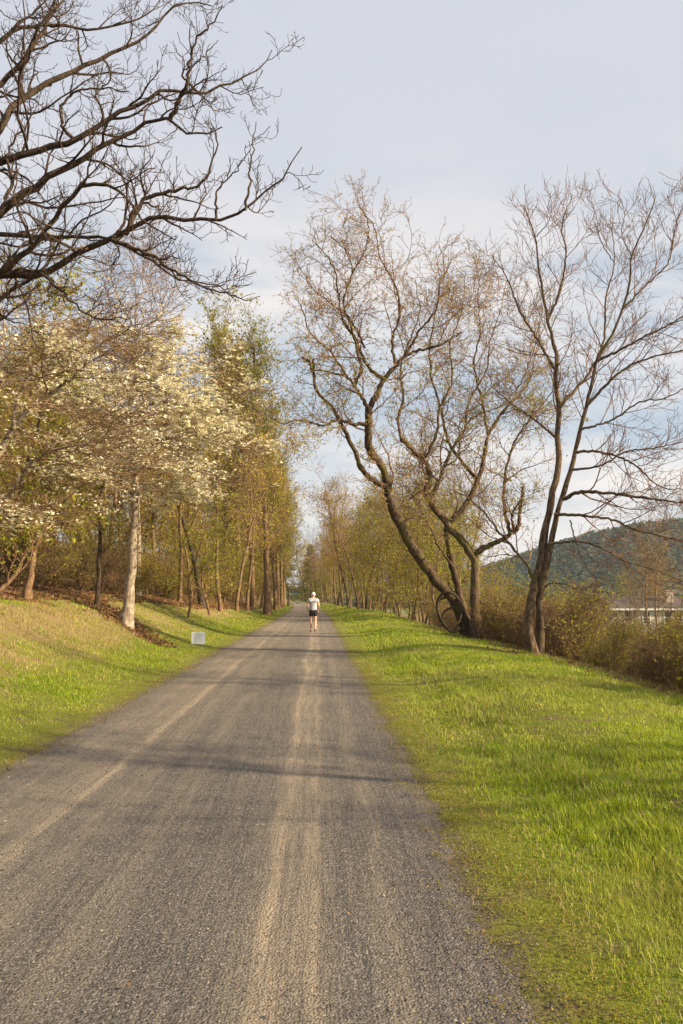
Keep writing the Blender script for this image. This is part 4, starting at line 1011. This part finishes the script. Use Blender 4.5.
# legs (left leg planted, right trailing a little and lifted heel)
chain(0, [(-.09, .0, .88), (-.10, .06, .50), (-.10, .05, .30), (-.10, .02, .08), (-.10, .12, .04), (-.10, .19, .035)], [.095, .055, .056, .035, .04, .03])
chain(0, [(.09, .0, .88), (.09, .02, .50), (.085, -.08, .30), (.08, -.17, .13), (.08, -.09, .05), (.08, -.04, .035)], [.095, .055, .056, .035, .04, .03])
for s, fy in ((-1, -.05), (1, .10)):
    h_ = chain(3, [(s*.19, .0, 1.42), (s*.25, -.04, 1.15), (s*.25, fy+.08, 1.02), (s*.235, fy+.13, .95), (s*.23, fy+.15, .92)], [.06, .042, .033, .03, .028])
    for j in range(4):
        V_ = (s*(.245-.0)+(j-1.5)*.004, fy+.16+.015*j-.02, .875+.006*abs(j-1)); chain(h_, [V_, (V_[0]-s*.012, V_[1]+.015, V_[2]-.028)], [.0095, .008])
    chain(h_-1, [(s*.205, fy+.17, .93), (s*.2, fy+.19, .90)], [.011, .009])
body = skin_obj('body', V, E, RD, SK, person)
skin_obj('t_shirt', [(0, 0, .86), (0, 0, 1.03), (0, 0, 1.2), (0, 0, 1.34), (0, .01, 1.44), (0, .01, 1.49), (-.18, .0, 1.41), (-.235, -.02, 1.27), (.18, .0, 1.41), (.235, -.02, 1.27)],
         [(0, 1), (1, 2), (2, 3), (3, 4), (4, 5), (4, 6), (6, 7), (4, 8), (8, 9)], [(.185, .135), (.18, .13), (.175, .125), (.19, .13), (.12, .10), (.07, .07), .085, .072, .085, .072], SH, person, 2)
skin_obj('shorts', [(0, 0, 1.08), (0, 0, .90), (-.10, .02, .80), (-.105, .04, .66), (.10, .0, .80), (.10, .01, .66)], [(0, 1), (1, 2), (2, 3), (1, 4), (4, 5)], [(.17, .13), (.17, .13), .115, .10, .115, .10], SHO, person, 1)
mb = MB(); zz = np.linspace(1.645, 1.765, 9); k_ = np.clip((zz-1.645)/.12, 0, 1); rr_ = .096*np.sqrt(np.clip(1-k_**2.4, .0004, 1))
tubes(mb, np.stack([0*zz, .012+0*zz, zz], 1), rr_, 16)
cap = mb.build('cap', CAP, person, None, True); cap.scale = (.92, 1.12, 1)
mb = MB(); th = np.linspace(-1.1, 1.1, 9); v_ = []
for dz in (0, .012):
    for rad_ in (.085, .155): v_ += [(math.sin(t)*rad_*.85, .012+math.cos(t)*rad_*1.05, 1.648+dz-(rad_-.085)*.25) for t in th]
q_ = [(i, i+1, i+10, i+9) for i in range(8)]+[(i+18, i+27, i+28, i+19) for i in range(8)]+[(i+9, i+10, i+28, i+27) for i in range(8)]
mb.add(v_, q_); mb.build('brim', CAP, cap, None)
skin_obj('hair', [(0, .0, 1.68), (0, -.005, 1.63), (0, -.02, 1.57)], [(0, 1), (1, 2)], [.098, .10, .07], plain('hair', (.62, .56, .48), .8), person, 0)
skin_obj('shoe', [(-.10, .0, .05), (-.10, .12, .04), (-.10, .2, .035)], [(0, 1), (1, 2)], [.055, .05, .04], SHOE, person)
skin_obj('shoe', [(.08, -.18, .10), (.08, -.09, .055), (.08, -.03, .035)], [(0, 1), (1, 2)], [.055, .05, .04], SHOE, person)

# ------------------------------------------------------------------ light, sky
SUN_AZ, SUN_EL = R_(110), R_(27)
S = Vector((math.sin(SUN_AZ)*math.cos(SUN_EL), math.cos(SUN_AZ)*math.cos(SUN_EL), math.sin(SUN_EL)))
ld = bpy.data.lights.new('sun', 'SUN'); ld.energy = 5.0; ld.angle = R_(.7); ld.color = (1., .81, .53)
lo = bpy.data.objects.new('sun', ld); COL.objects.link(lo); lo.rotation_euler = (-S).to_track_quat('-Z', 'Y').to_euler()
w = bpy.data.worlds.new('World'); scene.world = w; w.use_nodes = True; nt = w.node_tree; nt.nodes.clear()
out = nt.nodes.new('ShaderNodeOutputWorld'); bg = nt.nodes.new('ShaderNodeBackground'); bg.inputs[1].default_value = .054
sky = nt.nodes.new('ShaderNodeTexSky'); sky.sky_type = 'NISHITA'; sky.sun_disc = False; sky.sun_elevation = SUN_EL; sky.sun_rotation = SUN_AZ; sky.air_density = 1.0; sky.dust_density = 1.2
tc = nt.nodes.new('ShaderNodeTexCoord'); sp = nt.nodes.new('ShaderNodeSeparateXYZ'); nt.links.new(tc.outputs['Generated'], sp.inputs[0])
z = math_(nt, 'MAXIMUM', sp.outputs[2], 0.0)
inv = math_(nt, 'DIVIDE', 1.0, math_(nt, 'ADD', z, .12))
cb = nt.nodes.new('ShaderNodeCombineXYZ'); nt.links.new(math_(nt, 'MULTIPLY', sp.outputs[0], inv), cb.inputs[0]); nt.links.new(math_(nt, 'MULTIPLY', sp.outputs[1], inv), cb.inputs[1])
cl = noise(nt, cb.outputs[0], .9, 6, .55, .3)
low = ramp(nt, z, [(0., 0.), (.34, 0.), (.52, 1.)])      # 0 near the horizon, 1 in the upper sky
hi_mask = ramp(nt, cl, [(.2, .86), (.6, 1.)])
lo_mask = ramp(nt, noise(nt, mapping(nt, tc.outputs['Generated'], (2.2, 2.2, 7.), (.4, .1, .2)), 1.6, 5, .55, .2), [(.38, .25), (.58, 1.)])
mask = mixc(nt, low, lo_mask, hi_mask)
ccol = mixc(nt, low, (8.0, 7.6, 7.3), (5.7, 5.85, 6.45))
ccol = mixc(nt, ramp(nt, cl, [(.3, .25), (.7, 0.)]), ccol, (5.0, 5.2, 5.9))
blue = mixc(nt, .55, sky.outputs[0], (4.3, 5.6, 7.0))
fin = mixc(nt, mask, blue, ccol)
nt.links.new(fin, bg.inputs[0]); nt.links.new(bg.outputs[0], out.inputs[0])

mh = bpy.data.materials.new('haze_air'); mh.use_nodes = True; nt = mh.node_tree; nt.nodes.clear()
out = nt.nodes.new('ShaderNodeOutputMaterial'); pv = nt.nodes.new('ShaderNodeVolumePrincipled')
pv.inputs['Color'].default_value = (.72, .84, 1., 1); pv.inputs['Density'].default_value = .0002; pv.inputs['Anisotropy'].default_value = .2
nt.links.new(pv.outputs[0], out.inputs['Volume'])
mb = MB(); box(mb, -1500, 1500, -450, 1900, -9, 75)
tag(mb.build('haze', mh), 'thin bluish air over the valley', 'haze', kind='stuff')
scene.cycles.volume_bounces = 0
vs = scene.view_settings; vs.view_transform = 'Standard'; vs.look = 'None'; vs.gamma = 1; vs.exposure = 1.16; vs.use_curve_mapping = False
scene.render.engine = 'CYCLES'
scene.cycles.max_bounces = 6; scene.cycles.transparent_max_bounces = 4
